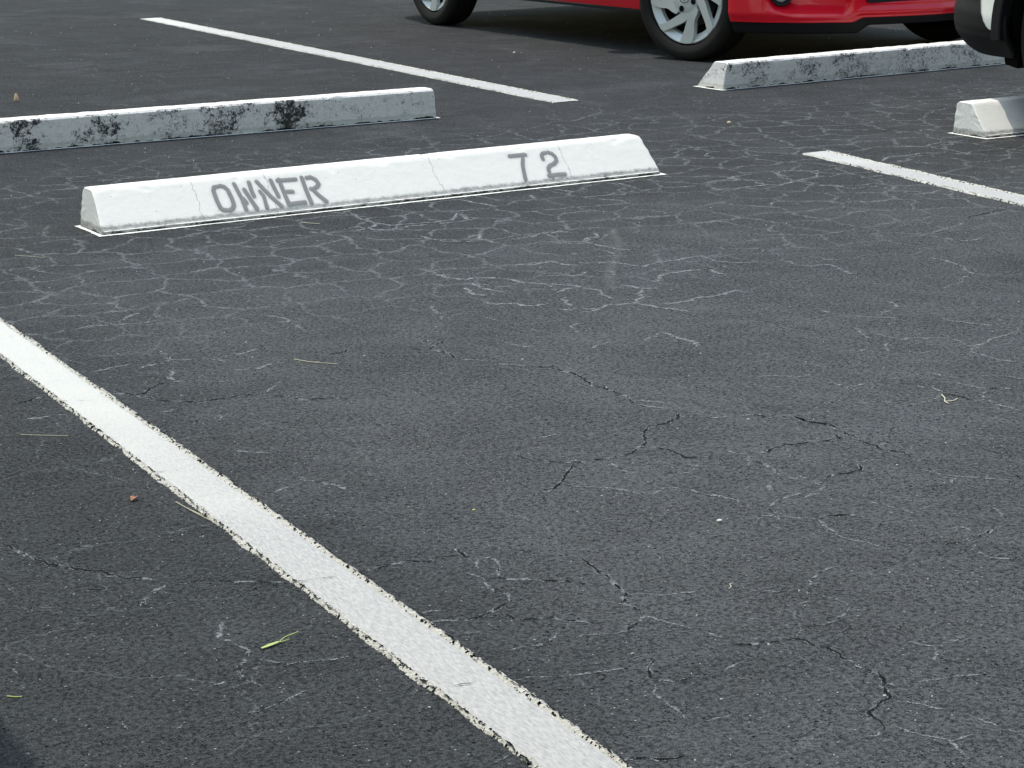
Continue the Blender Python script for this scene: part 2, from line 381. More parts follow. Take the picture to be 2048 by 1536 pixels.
# ------------------------------------------------------------------ cracks traced on the asphalt (millimetres on the ground)
CRACKS = """D 906,3164 915,3138 919,3108 922,3086 929,3056 939,3023 953,3007 963,2982 978,2964 990,2953 997,2934 1008,2914 1022,2901 1040,2884 1049,2869 1052,2844
D 1052,2844 1066,2841 1079,2834 1097,2836 1114,2832 1127,2817 1142,2802 1162,2790 1181,2771 1206,2753
D 1052,2844 1030,2830 1013,2814 999,2789 987,2776
D 912,2871 930,2885 947,2883 968,2869
P 1059,2680 1061,2654 1044,2621 1031,2602 1042,2584 1046,2558 1048,2535 1032,2514 1019,2497 1002,2454 1007,2434 1010,2407
P 1047,2497 1058,2483 1073,2466 1095,2460 1113,2456 1132,2449 1152,2449
P 960,2342 979,2337 1002,2348 1023,2358 1056,2371
P 757,2648 762,2620
P 829,2409 819,2389 817,2372
P 862,2353 871,2344 883,2349
P 954,2446 978,2451 999,2449
D 1300,2730 1322,2742 1347,2745 1369,2749 1394,2747 1421,2732 1441,2741 1464,2730 1473,2720
D 1480,2764 1483,2747 1473,2720 1489,2700
P 1473,2720 1487,2697 1469,2675 1465,2655
P 1489,2700 1507,2694 1509,2673 1491,2643 1473,2613
D 1452,2618 1471,2611 1482,2595 1503,2585 1514,2569 1529,2556 1545,2549 1554,2529 1566,2515 1584,2506
P 1443,2659 1451,2622 1441,2593 1437,2561 1446,2542 1434,2511
D 1434,2511 1413,2504 1385,2488 1362,2483 1342,2479
P 1344,2482 1326,2497 1305,2503 1286,2503
P 1303,2540 1320,2542 1339,2530
D 1405,2480 1404,2455 1411,2439 1429,2436 1451,2426 1465,2408 1480,2391 1496,2373
P 1431,2375 1408,2359 1384,2347 1369,2353 1346,2356 1327,2353
P 1288,2259 1315,2256 1333,2248 1365,2231 1386,2228 1412,2223 1434,2219
D 1618,2627 1608,2568 1606,2532 1597,2489 1589,2450 1572,2431 1562,2429 1568,2404 1567,2380 1562,2367
D 1562,2367 1536,2347 1514,2334 1496,2329
P 1496,2329 1473,2340 1453,2349 1437,2340
P 1562,2367 1574,2339 1580,2315 1591,2277
P 1591,2449 1614,2439 1626,2422 1657,2415 1682,2408
D 1491,2220 1457,2201 1444,2174 1452,2155 1471,2143 1500,2146
P 1437,2151 1423,2132 1419,2108 1415,2084 1412,2060 1407,2038
D 1273,1983 1288,1976 1303,1969 1318,1955 1345,1949
P 1023,2181 1043,2178
P 1148,2050 1171,2064
D 1576,2213 1601,2209 1628,2199 1655,2189 1683,2184 1690,2175 1694,2150 1699,2126 1698,2110 1690,2095 1694,2080 1690,2064 1692,2045 1695,2033 1691,2014 1682,1999 1674,1998 1665,1979 1657,1958 1642,1954 1630,1946 1609,1939 1602,1924 1599,1907 1591,1891 1580,1885
P 1580,1885 1570,1876 1558,1881 1544,1883
P 1683,2184 1700,2199 1728,2209 1742,2204 1758,2210 1781,2215 1812,2236 1828,2259 1823,2280 1817,2304
P 1804,2335 1830,2344 1845,2361 1879,2380 1906,2390 1917,2387
P 1804,2335 1775,2345 1756,2361 1740,2384 1751,2404
P 1810,2326 1796,2297 1765,2287
P 1808,2231 1826,2223 1845,2219
P 1684,2002 1691,1983
P 1654,1953 1665,1939 1678,1921 1683,1908 1694,1895
P 1599,1907 1608,1886 1610,1866 1619,1849 1627,1834 1631,1817 1625,1797 1615,1774 1605,1769 1597,1753
P 1631,1817 1643,1821 1664,1817
P 1610,1938 1597,1950 1590,1961
P 1705,1996 1724,1982 1750,1973 1777,1970 1801,1962 1800,1942
P 1819,2059 1801,2041 1782,2024
P 1799,2109 1806,2090 1813,2070 1821,2062 1837,2066 1863,2069 1896,2079
P 2028,2584 2001,2606 1984,2633 1963,2642
P 1976,2596 1984,2633 2000,2677 1993,2710
P 2028,2584 2017,2548 2003,2502 2008,2473 2022,2444 2026,2417
D 2031,2587 2047,2587 2076,2576 2098,2560
P 2147,2615 2163,2583 2167,2558 2171,2529 2201,2536 2227,2541
D 2105,2376 2120,2381 2135,2371 2163,2378 2190,2386 2221,2397
P 2223,2400 2253,2401 2278,2391
P 2133,2334 2124,2301 2136,2284 2168,2273
P 2188,2438 2189,2397
P 2298,2495 2294,2465 2262,2411
P 1594,2271 1601,2247 1614,2227
P 1569,2233 1574,2214
P 1532,2139 1550,2149 1572,2157
P 1534,2131 1539,2114 1547,2099
P 1423,2022 1447,2019 1466,2020
P 1706,1868 1704,1838 1711,1821 1716,1796
P 1665,2297 1681,2279 1688,2261
D 2215,3261 2205,3229 2192,3207 2154,3180 2136,3185 2103,3170 2078,3150 2063,3125 2052,3097 2038,3085 2019,3077 1983,3046 1967,3044 1941,3043 1917,3050 1897,3054 1872,3060 1850,3077 1830,3098 1817,3122 1818,3175
D 1869,3049 1831,3010 1797,2970 1765,2942 1753,2933 1733,2934 1714,2934 1698,2944
D 2161,3702 2183,3669 2198,3631 2205,3600 2198,3543 2183,3485 2192,3454 2191,3421 2195,3383 2181,3355 2177,3325
P 2192,3347 2216,3323 2237,3294
P 2181,3355 2187,3303 2211,3256
D 2034,3067 2054,3041 2057,3012 2053,2974 2076,2970 2098,2952
P 2135,2978 2139,2958 2150,2931 2130,2898 2111,2878
D 2165,2941 2186,2927 2215,2941 2241,2945 2258,2941 2283,2938 2320,2930 2352,2935
D 2371,3089 2371,3052 2382,3030 2382,2993 2377,2967 2377,2939
P 2279,3157 2315,3146 2330,3111 2359,3101 2371,3089
D 2430,3119 2455,3118
P 2197,3212 2208,3182 2244,3165 2279,3157
P 1798,2939 1820,2925 1842,2905 1854,2885 1867,2852 1889,2838 1918,2849 1940,2841 1952,2821 1950,2798 1966,2771 1976,2741 1989,2709 2001,2673 1991,2641 2005,2637
P 1966,2922 1989,2907 2007,2895 2044,2934
P 1906,2955 1932,2951 1956,2944
P 1925,3019 1923,2981 1918,2954
P 2136,2901 2139,2859 2123,2807
P 2123,2807 2130,2778 2145,2749 2143,2709
P 2077,2776 2055,2742
P 2001,2673 2025,2692 2063,2699 2096,2704 2123,2698
P 1883,3229 1909,3229 1949,3228
P 2974,3808 2974,3766 2975,3715 3005,3691 3020,3664 3051,3647 3048,3603
P 3050,3673 3079,3694 3105,3694
P 3168,3788 3137,3723 3152,3704
P 3143,3577 3135,3541 3153,3510 3172,3481 3186,3451
P 2916,3618 2920,3568
P 2917,3609 2899,3551 2888,3506
P 2924,3542 2923,3505 2929,3478 2939,3464 2957,3467 2979,3447 3008,3430 3028,3419
P 3028,3419 3021,3386 3007,3337 2978,3285 2978,3257 2978,3209 2991,3193 3009,3178
P 3180,3385 3137,3376 3089,3363 3048,3339 3018,3333 3009,3299
P 2978,3209 2931,3208
P 2892,3459 2861,3428 2844,3396
P 2762,3459 2781,3443 2794,3430 2821,3441
P 2864,3383 2878,3366 2886,3346 2914,3349
P 2488,3369 2520,3367 2534,3351 2547,3330 2571,3327 2599,3321
P 2582,3211 2611,3210 2645,3213 2680,3215 2712,3213 2744,3211 2781,3215 2794,3206 2796,3176 2810,3154 2843,3152 2870,3167
P 2852,3139 2877,3129 2895,3110 2908,3069
P 2794,3139 2781,3109 2789,3092 2792,3071 2799,3054
D 2799,3054 2811,3048 2826,3042 2848,3022
P 2789,3042 2760,3025 2743,2994 2723,2995 2708,3000
P 2707,3159 2708,3133 2718,3114 2711,3082
D 2706,3073 2714,3044 2716,3020 2719,2998
P 2739,2991 2737,2945 2743,2895
P 2601,3041 2631,3039 2664,3047 2697,3066
P 2463,3290 2487,3280
P 2584,3279 2582,3248 2587,3213 2576,3171
D 2372,3095 2368,3058 2375,3043 2390,3016 2385,2986
D 2374,2988 2376,2960 2375,2940 2369,2902 2365,2868 2371,2859 2364,2848 2360,2826
D 2355,2953 2348,2936 2350,2930 2324,2921
P 2310,3147 2326,3119 2351,3103 2372,3095
D 2370,2830 2376,2816 2381,2797 2377,2780 2367,2767
P 2365,2764 2372,2735
D 2350,2692 2353,2668
P 2330,2719 2343,2697 2354,2656 2367,2634 2386,2617 2403,2597 2418,2578
P 2325,2616 2341,2628 2360,2634
D 2446,2596 2443,2571
D 2268,2788 2265,2766 2243,2757 2224,2750 2201,2756 2176,2754
P 2224,2750 2222,2720
P 2281,2789 2304,2793 2324,2785
P 2368,2856 2393,2865 2415,2866
P 2283,2943 2304,2939 2323,2927
D 2604,2886 2625,2888
P 2078,2684 2112,2692 2141,2709
P 2145,2793 2150,2762 2147,2741 2146,2715
D 1193,3977 1214,3990 1239,4005 1257,4008
D 1353,3968 1371,3949 1398,3938 1411,3917 1431,3924 1452,3951 1482,3972 1505,3977
P 1505,3977 1525,3971 1538,3951
P 1549,4088 1527,4033 1515,3983
P 1485,4113 1519,4134 1545,4135 1573,4157 1600,4142 1633,4130 1660,4103
P 1660,4103 1686,4121 1710,4123 1738,4133 1771,4148
P 1661,4102 1660,4067
P 1573,4157 1586,4207 1587,4243
P 1402,4143 1435,4155 1466,4161 1492,4170
P 1508,4541 1541,4559 1567,4552 1605,4537 1644,4525 1668,4525 1695,4532
P 1608,4545 1643,4596 1688,4630
D 1408,3908 1420,3884 1429,3855 1453,3836 1472,3814 1491,3799 1518,3796 1550,3798 1582,3797 1605,3793 1628,3793
P 1628,3793 1660,3829 1691,3857
D 1633,3767 1648,3738 1662,3713 1684,3698 1713,3690 1745,3661
P 1642,4008 1667,3995 1696,3986 1721,3999 1760,4018
D 1402,3774 1417,3771 1438,3772
D 1341,3607 1357,3631 1371,3636
P 1416,3451 1432,3427 1468,3398
P 1446,3244 1448,3213 1461,3187 1469,3164 1480,3122
P 1342,3183 1365,3180 1389,3187 1411,3201
P 1914,4455 1929,4412 1941,4383 1927,4288 1921,4241
D 1871,4016 1899,4015 1926,4034
P 1251,3851 1205,3860 1166,3863
P 1489,3694 1475,3645
Q 2440,4738 2458,4699 2457,4635 2451,4588 2470,4562 2483,4536 2516,4543 2553,4517 2566,4489 2577,4451 2588,4414 2610,4379 2615,4356 2609,4319
Q 2475,4496 2466,4429 2471,4390 2488,4355
Q 2441,4459 2414,4394 2412,4367 2441,4352
Q 2661,4638 2689,4618 2717,4607 2768,4618 2776,4572 2795,4532
Q 2820,4555 2851,4533 2888,4527 2900,4499 2921,4445
Q 2889,4861 2923,4832 2970,4805 2984,4760 2992,4707 3002,4665 3015,4628
Q 2980,4813 3021,4844 3040,4831 3084,4893
Q 2779,4923 2831,4932 2901,4944 2967,4966 3012,4959 3035,4918
Q 2663,5126 2673,5057 2678,5009 2719,4980 2755,4970
Q 2814,5067 2780,4998 2776,4917
Q 2912,4424 2948,4440 2993,4462 3027,4452 3074,4460 3125,4466
Q 2830,4277 2853,4261 2894,4308 2932,4333 2981,4325 3022,4318 3064,4320 3100,4321
Q 3034,4314 3028,4241
Q 2758,4278 2771,4232 2783,4200 2812,4192
Q 2765,4201 2740,4170 2728,4137 2745,4121
Q 2728,4137 2685,4093 2666,4079 2604,4104 2574,4080 2547,4065 2516,4065
Q 2492,4114 2539,4103 2563,4076
Q 2572,4227 2539,4170 2535,4133
Q 2675,4078 2684,4049 2684,4016 2709,3984 2719,3938
Q 2714,4040 2750,4031 2790,4033 2815,4050 2861,4046 2898,4051 2940,4069 2952,4026
Q 2554,3801 2553,3753 2558,3711 2563,3679 2542,3646
P 2547,3797 2517,3778 2488,3768 2475,3748
P 2316,4147 2316,4116 2324,4100
Q 2397,4290 2399,4262 2421,4246 2446,4234 2451,4197 2470,4184 2507,4192
Q 2579,4281 2616,4303 2650,4304 2668,4279 2680,4254 2664,4199 2652,4143
Q 2610,4379 2644,4356 2662,4324 2657,4293
P 2275,4328 2259,4294 2248,4237 2230,4195 2233,4161
D 2028,3964 2065,3942 2088,3961 2131,3989
D 2065,3942 2080,3901 2080,3873 2071,3834
P 2071,3834 2094,3810 2125,3780 2125,3745 2147,3721 2170,3692
D 2170,3692 2188,3668 2215,3667
P 2243,3943 2231,3893 2239,3850 2262,3840
P 2348,3758 2376,3776 2418,3786
P 2454,3980 2419,3953 2407,3891
P 2338,3997 2340,3942
P 2953,4670 2962,4650 2942,4580
P 2788,4471 2800,4437 2830,4429 2801,4372
P 2666,4465 2706,4450 2728,4423 2776,4453
Q 3731,5240 3791,5269 3856,5277 3921,5286 3959,5258 4040,5287 4121,5313 4146,5314 4181,5367 4195,5417
Q 3784,5422 3846,5427 3917,5402 3912,5445 3968,5482
Q 3938,5349 3925,5283
P 4092,5452 4145,5473 4189,5442 4221,5418 4266,5405 4317,5430
P 4092,5452 4045,5309 4040,5287
Q 4515,5453 4583,5512 4655,5503 4726,5517 4800,5485
Q 4691,5726 4754,5703 4796,5663 4842,5629 4930,5667 4993,5659 5066,5663
P 4842,5629 4857,5534 4853,5468 4838,5390
P 4026,5229 4057,5169 4092,5144 4085,5076 4141,5072 4198,5060 4161,4986 4102,4922
P 4151,4974 4179,4944 4174,4887 4222,4888 4288,4901
P 4230,5234 4292,5220 4326,5223
D 4217,4547 4157,4532 4103,4524 4041,4505 3992,4463
P 3984,4454 3908,4418 3842,4392 3776,4367 3744,4361 3701,4385
P 3761,4349 3776,4297 3790,4246 3854,4234
P 3576,4132 3577,4068 3565,4003 3518,3904 3542,3876 3570,3857
D 3518,3904 3474,3888
P 3474,3888 3418,3836 3376,3831 3349,3817
P 3116,4464 3113,4390 3133,4344 3187,4326
P 3017,4321 3038,4318 3099,4337
P 3254,4304 3255,4279 3240,4228 3262,4200 3306,4206 3310,4155 3286,4076 3274,4049
P 3331,4302 3350,4250 3367,4227
P 3281,4467 3310,4459
Q 2681,5583 2655,5463 2655,5378 2684,5309 2731,5309 2784,5288 2851,5291 2938,5401 2991,5416
Q 2938,5401 2890,5263
Q 3046,5577 3050,5501 3069,5414
Q 3249,5546 3230,5465
Q 2547,5308 2584,5298 2657,5361
Q 2594,5340 2607,5282 2649,5252 2712,5273 2775,5261
Q 3365,5580 3390,5504
P 3365,5406 3431,5397 3481,5419 3559,5409 3645,5419 3754,5380
P 3586,5583 3573,5431
P 2788,4923 2864,4946 2941,4969 3005,4986
P 2891,4866 2922,4815 2949,4781 3027,4831
P 2679,5060 2704,5012 2729,4964
D 4494,7329 4499,7223 4495,7092 4487,6936 4495,6773 4496,6662
P 4240,6904 4370,6993 4480,7070
D 4285,6349 4321,6296 4389,6300
D 3713,6640 3779,6672"""

def resample(pts, step):
    out = [pts[0]]
    for a, b in zip(pts, pts[1:]):
        L = (b-a).length; n = max(1, int(L/step))
        for i in range(1, n+1): out.append(a.lerp(b, i/n))
    return out

def strip(V, F, A, pts, width, z, seed, jit, gaps=0.0, top=1.0, wv=.75):
    """a flat ragged ribbon: three vertices across, 'fade' 1 in the middle and 0 at its rims"""
    n = len(pts); prev = None
    for i, p in enumerate(pts):
        t = (pts[min(i+1, n-1)]-pts[max(i-1, 0)])
        if t.length < 1e-9: t = Vector((1, 0))
        t.normalize(); nr = Vector((-t.y, t.x))
        j = jit*(fbm(p.x*1, p.y, seed, 28, 3)*1.3 + 1.0*fbm(p.x, p.y, seed+3, 95, 3))
        end = min(1, min(i, n-1-i)/max(3, n*.12)+.15)
        w = width*end*(1+wv*fbm(p.x, p.y, seed+9, 35, 2))
        if gaps: w *= max(0.0, min(1.0, (fbm(p.x, p.y, seed+5, 42, 3)+gaps)*4))
        w = max(w, width*.04)
        c = p+nr*j
        k = len(V)
        V += [(c.x-nr.x*w, c.y-nr.y*w, z), (c.x, c.y, z), (c.x+nr.x*w, c.y+nr.y*w, z)]
        A += [0.0, top, 0.0]
        if prev is not None:
            F += [(prev, k, k+1, prev+1), (prev+1, k+1, k+2, prev+2)]
        prev = k

def fade_obj(name, V, F, A, mat, parent=None):
    o = obj_py(name, V, F, mat, parent)
    at = o.data.attributes.new('fade', 'FLOAT', 'POINT')
    at.data.foreach_set('value', A)
    return o

PV, PF, PA = [], [], []
DV, DF, DA = [], [], []
for k, ln in enumerate(CRACKS.strip().split('\n')):
    w = ln.split()
    pts = resample([Vector((float(a.split(',')[0])/1000, float(a.split(',')[1])/1000)) for a in w[1:]], .004)
    far = min(1.0, max(0.0, (pts[0].y-2.2)/3.2))
    jt = .0045+.004*far
    if w[0] == 'D':
        strip(PV, PF, PA, pts, .0046+.0045*far, .0008, k*1.7, jt, 0.0, .80)
        strip(DV, DF, DA, pts, .0024+.0012*far, .0016, k*1.7, jt, .19)
    elif w[0] == 'P':
        strip(PV, PF, PA, pts, .0032+.0055*far, .0008, k*1.7, jt, 0.0, .70)
        strip(DV, DF, DA, pts, .0013+.001*far, .0016, k*1.7, jt, -.10)
    else:
        strip(PV, PF, PA, pts, .0090, .0008, k*1.7, jt*1.2, 0.0, .82)
pale = fade_obj('pale_crack_edges', PV, PF, PA, M_PALE)
tag(pale, 'pale dusty edges of the cracks running all over the asphalt', 'cracks', kind='stuff')
dark = fade_obj('open_cracks', DV, DF, DA, M_DARK)
tag(dark, 'thin black open cracks winding across the asphalt', 'cracks', kind='stuff')
# one long pale drip streak in front of the numbered stop
SV, SF, SA = [], [], []
strip(SV, SF, SA, resample([Vector((3.147, 4.93)), Vector((3.06, 4.76)), Vector((2.965, 4.61)), Vector((2.86, 4.48)), Vector((2.79, 4.38)), Vector((2.70, 4.215))], .02), .021, .0012, 4, .0003, 0.0, 1.0, .1)
streak = fade_obj('drip_streak', SV, SF, SA, M_STREAK)
tag(streak, 'faint pale straight drip streak on the asphalt before the numbered stop', 'stain', kind='stuff')

# ------------------------------------------------------------------ painted lines
def parking_line(a, b, width, step, label, end_a=True, crust=.0125, seed=0):
    """painted from point a to point b; local x runs along the line"""
    a = Vector(a); b = Vector(b); L = (b-a).length; d = (b-a)/L
    root = empty('parking_line', (a.x, a.y, 0), math.atan2(d.y, d.x))
    tag(root, label, 'parking line', 'white lines between the parking bays')
    n = int(L/step); hw = width/2-crust*.72; m = 10
    skew = -d.x/d.y if abs(d.y) > 1e-6 else 0.0        # line ends are cut parallel to the stops
    V, F = [], []
    for i in range(n+1):
        x = i*step
        el = 1+.0
        lo = -hw+.0016*fbm(x, 0, seed, 30, 4)*1.6; hi = hw+.0016*fbm(x, 5, seed, 30, 4)*1.6
        for j in range(m+1):
            f = j/m; y = lo+(hi-lo)*f
            ed = min(f, 1-f)*(hi-lo)
            z = .0028+.0009*fbm(x, y, seed, 60, 3)+.0006*nz(x*.4, y*1.6, seed, 300)
            if ed < 1e-6: z = .0004
            V.append((x-(y*SKEW_SIGN(d)), y, z))
    for i in range(n):
        for j in range(m):
            k = i*(m+1)+j
            F.append((k, k+m+1, k+m+2, k+1))
    o = obj_py('fresh_paint', V, F, M_LINE, root, smooth=True)
    # chunky old paint breaking away along both rims
    V, F = [], []
    for sgn in (-1, 1):
        m2 = 7; base = len(V); keep = {}
        for i in range(n+1):
            x = i*step
            out = crust*(.70+.95*fbm(x, sgn*7, seed, 8, 4)+.50*fbm(x, sgn*3, seed, 140, 3))
            out = max(.0012, out)
            for j in range(m2+1):
                f = j/m2
                y = sgn*(hw-.003+(out+.003)*f)
                body = math.sin(math.pi*min(1, f*1.02))**.6 if f < 1 else 0
                z = .0006+body*(.0032+.0042*max(-.6, fbm(x, y, seed+2, 190, 3)*1.5))
                if j == m2: z = .0003
                V.append((x-(y*SKEW_SIGN(d)), y, max(z, .0003)))
                keep[(i, j)] = fbm(x, y, seed+11, 150, 3)
        for i in range(n):
            for j in range(m2):
                if keep[(i, j)] < -.17: continue          # flaked off, asphalt shows
                k = base+i*(m2+1)+j
                f4 = (k, k+m2+1, k+m2+2, k+1)
                F.append(f4 if sgn > 0 else f4[::-1])
    obj_py('old_paint_edge', V, F, M_CRUST, root)
    # dark gritty seam beside the paint
    V, F, A = [], [], []
    for sgn in (-1, 1):
        pts = [Vector((i*step, sgn*(hw+crust*.35+.004*fbm(i*step, sgn, seed, 12, 3)))) for i in range(n+1)]
        strip(V, F, A, pts, .0022, .0052, seed+sgn, .0035, .06)
    fade_obj('dark_grit_seam', V, F, A, M_DARK, root)
    return root

def SKEW_SIGN(d):
    return d.x/d.y if abs(d.y) > 1e-6 else 0.0

near_line = parking_line((1.106, -.6), (1.398, 5.74), .104, .0030, 'long near white line with flaking cream edges, crossing the lower left of the asphalt', seed=1)
right_line = parking_line((4.05, 1.75), (4.4625, 5.738), .114, .007, 'white line ending on open asphalt between the two clean sloped stops', seed=2, crust=.013)
far_line = parking_line((4.532, 7.42), (4.709, 12.45), .124, .009, 'far white line running beside the red car', seed=3, crust=.010)
# hairlines where the asphalt cracks have come up through the near line
for s, e in (((1.236, 3.96), (1.345, 3.90)), ((1.232, 3.39), (1.30, 3.375)), ((1.19, 2.75), (1.275, 2.735)), ((1.20, 2.28), (1.25, 2.27))):
    V, F, A = [], [], []
    c, sn = math.cos(near_line.rotation_euler.z), math.sin(near_line.rotation_euler.z)
    q = [Vector(((v[0]-1.106)*c+(v[1]+.6)*sn, -(v[0]-1.106)*sn+(v[1]+.6)*c)) for v in (s, e)]
    strip(V, F, A, resample(q, .004), .0010, .0046, s[1], .003, .12)
    fade_obj('hairline_crack', V, F, A, M_DARK, near_line)

# ------------------------------------------------------------------ concrete wheel stops
def stop_profile(front):
    """closed outline in (y, z): the upright back is at y = 0, the sloped face towards front"""
    P = [(0, .0015), (0, .050), (-.001, .094), (-.0015, .1045), (-.008, .1112), (-.022, .1135), (-.055, .1130), (-.0745, .1118), (-.0805, .1085),
         (-.0865, .1018), (-.125, .0608), (-.155, .0290), (-.1665, .0165), (-.1715, .0120), (-.1750, .0100), (-.1755, .0015)]
    if not front: P = [(-y-.1755-.014*min(1, z/.106)*(1 if y > -.04 else 0), z) for y, z in P][::-1]
    out = []
    for a, b in zip(P, P[1:]):
        L = math.dist(a, b); n = max(1, round(L/.008))
        for i in range(n): out.append((a[0]+(b[0]-a[0])*i/n, a[1]+(b[1]-a[1])*i/n))
    out.append(P[-1]); return out

def wheel_stop(loc, rz, mat, label, front=True, L=1.83, seed=0, rough=.0004):
    prof = stop_profile(front); cy = sum(p[0] for p in prof)/len(prof); cz = .05
    bm = bmesh.new(); rings = []
    xs = [(0, .955), (.0022, .978), (.006, .994), (.012, 1)]
    st = [(-L/2+a, s) for a, s in xs]
    n = 170
    st += [(-L/2+.012+(L-.024)*i/n, 1) for i in range(1, n)]
    st += [(L/2-a, s) for a, s in xs[::-1]]
    for x, s in st:
        ring = []
        for y, z in prof:
            sg = 1 if x > 0 else -1
            edge = max(0, 1-(L/2-abs(x))/.12)
            xx = x-sg*.013*(z/.112)*edge
            yy = cy+(y-cy)*s; zz = cz+(z-cz)*s if z > .01 else z
            if z > .01:
                k = fbm(x, y, z+seed, 16, 3)*rough*1.5+nz(x, y, z+seed, 70)*rough*.6
                if z > .10: k += min(0, fbm(x, y*2, seed+4, 22, 3)+.16)*.012        # nicks along the top
                yy += k*(-1 if y < cy else 1)*.8; zz += k
                if edge > .2:
                    xx += sg*(fbm(y, z, seed+sg, 40, 3)*.004)
            else:
                yy += fbm(x, seed, y, 30, 3)*.003
            ring.append(bm.verts.new((xx, yy, max(zz, .0012))))
        rings.append(ring)
    for a, b in zip(rings, rings[1:]):
        m = len(a)
        for j in range(m):
            bm.faces.new((a[j], a[(j+1) % m], b[(j+1) % m], b[j]))
    for ring in (rings[0], rings[-1]):
        c = bm.verts.new(sum((v.co for v in ring), Vector())/len(ring))
        for j in range(len(ring)): bm.faces.new((ring[j], ring[(j+1) % len(ring)], c))
    root = empty('wheel_stop', loc, rz)
    o = obj_bm('concrete_block', bm, mat, root, smooth=True); sharp(o, 30)
    # line of white paint sprayed past the block on to the asphalt
    V, F, A = [], [], []
    y0, y1 = -.1755, 0
    hl = L/2
    loop = [Vector((-hl, y1)), Vector((-hl, y0)), Vector((hl, y0)), Vector((hl, y1)), Vector((-hl, y1))]
    pts = resample(loop, .02)
    ou = []
    for i, p in enumerate(pts):
        w = .021+.011*fbm(p.x, p.y, seed+2, 7, 3)+.006*nz(p.x, p.y, seed, 45)
        dx = math.copysign(1, p.x) if abs(abs(p.x)-hl) < 1e-6 else 0
        dy = (-1 if abs(p.y-y0) < 1e-6 else 1 if abs(p.y-y1) < 1e-6 else 0)
        ww = w*(.55 if dx == 0 or dy == 0 else .55)
        k = len(V)
        V += [(p.x-dx*.012, p.y-dy*.012, .0024), (p.x+dx*ww*.9, p.y+dy*ww*.9, .0022), (p.x+dx*ww*1.35, p.y+dy*ww*1.35, .0014)]
        A += [1, .9, 0]
        if i: F += [(k-3, k-2, k+1, k), (k-2, k-1, k+2, k+1)]
    fade_obj('overspray_edge', V, F, A, M_APRON, root)
    tag(root, label, 'wheel stop', 'painted concrete wheel stops')
    return root

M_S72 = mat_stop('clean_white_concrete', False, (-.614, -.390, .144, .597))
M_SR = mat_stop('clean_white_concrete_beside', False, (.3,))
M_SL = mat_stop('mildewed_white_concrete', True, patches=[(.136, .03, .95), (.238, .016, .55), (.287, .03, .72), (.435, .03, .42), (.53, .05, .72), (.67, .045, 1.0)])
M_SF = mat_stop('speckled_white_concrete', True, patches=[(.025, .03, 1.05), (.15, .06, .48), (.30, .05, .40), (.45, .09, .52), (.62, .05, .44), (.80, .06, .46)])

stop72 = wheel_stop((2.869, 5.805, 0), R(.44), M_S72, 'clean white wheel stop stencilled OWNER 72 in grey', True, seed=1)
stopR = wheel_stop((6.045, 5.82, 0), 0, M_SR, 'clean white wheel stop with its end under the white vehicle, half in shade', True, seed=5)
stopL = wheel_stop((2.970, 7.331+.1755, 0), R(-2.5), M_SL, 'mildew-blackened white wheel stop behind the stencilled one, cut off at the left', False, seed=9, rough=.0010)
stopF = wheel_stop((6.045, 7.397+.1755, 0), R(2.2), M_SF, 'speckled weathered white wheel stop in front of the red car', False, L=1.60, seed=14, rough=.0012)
# the ramp of patches is laid out left to right along each stop

# ------------------------------------------------------------------ stencil lettering on the sloped face
LET = {'O1': [(-541.1, 102.8), (-551.8, 101.7), (-557.8, 89.3), (-558, 53.8), (-555.5, 29.9), (-550.4, 23.4), (-539.8, 20.9)], 'O2': [(-532.3, 104.2), (-521.5, 99.4), (-514.8, 87.9), (-512.2, 57.9), (-513, 36.6), (-521.5, 23.5), (-532, 19.5)], 'W1': [(-489.6, 106.5), (-483.4, 56.9), (-482.3, 16.4)], 'W1b': [(-480.2, 54.1), (-474.7, 39.2)], 'W2': [(-465.8, 83.4), (-450, 16.1)], 'W3': [(-444, 106.1), (-445.6, 76.3), (-444.3, 58.2)], 'N0': [(-421.3, 72.3), (-415.3, 53.7), (-419, 14.7)], 'N1': [(-419.9, 105.8), (-397.5, 56.4), (-373.5, 15.2)], 'N2': [(-376.6, 105.7), (-374.6, 80.1), (-371.6, 48.5)], 'E1': [(-351.2, 105.2), (-350.8, 62.9), (-349.5, 17.2)], 'E2': [(-356.5, 102.2), (-300.3, 100.7)], 'E3': [(-349.9, 62.4), (-324.1, 59.9)], 'E4': [(-349.1, 18.3), (-299.5, 19.6)], 'R1': [(-279.6, 104.5), (-281.2, 59.7), (-280.4, 16.2)], 'R2': [(-265.5, 101.7), (-251.2, 102.5), (-239.5, 92.6), (-235.5, 76.3), (-244, 67.6), (-259.3, 60.8), (-265.1, 62.7)], 'R3': [(-259.7, 59.7), (-249.7, 39.1), (-233.2, 15.4)]}
NUM = {'a': [(414.3, 106.4), (465.7, 106.5), (469.5, 105.1)], 'a2': [(459.5, 99.7), (457.4, 92.6)], 'b': [(455.4, 91.9), (445.1, 69.1), (439, 44.1), (433.7, 19.1)], 'c': [(539.6, 105.1), (530.1, 103.3), (523.4, 95.7), (523.2, 82.7)], 'd': [(550.3, 105.8), (561.8, 100), (568.6, 87.1), (566.7, 72.5), (554.7, 62.7), (536.7, 57.2), (526.4, 47.3), (524.5, 34.6)], 'e': [(517.7, 20.6), (547.7, 21.9), (575.1, 20.7)], 'f': [(530.3, 15.5), (528.1, 10.3)]}
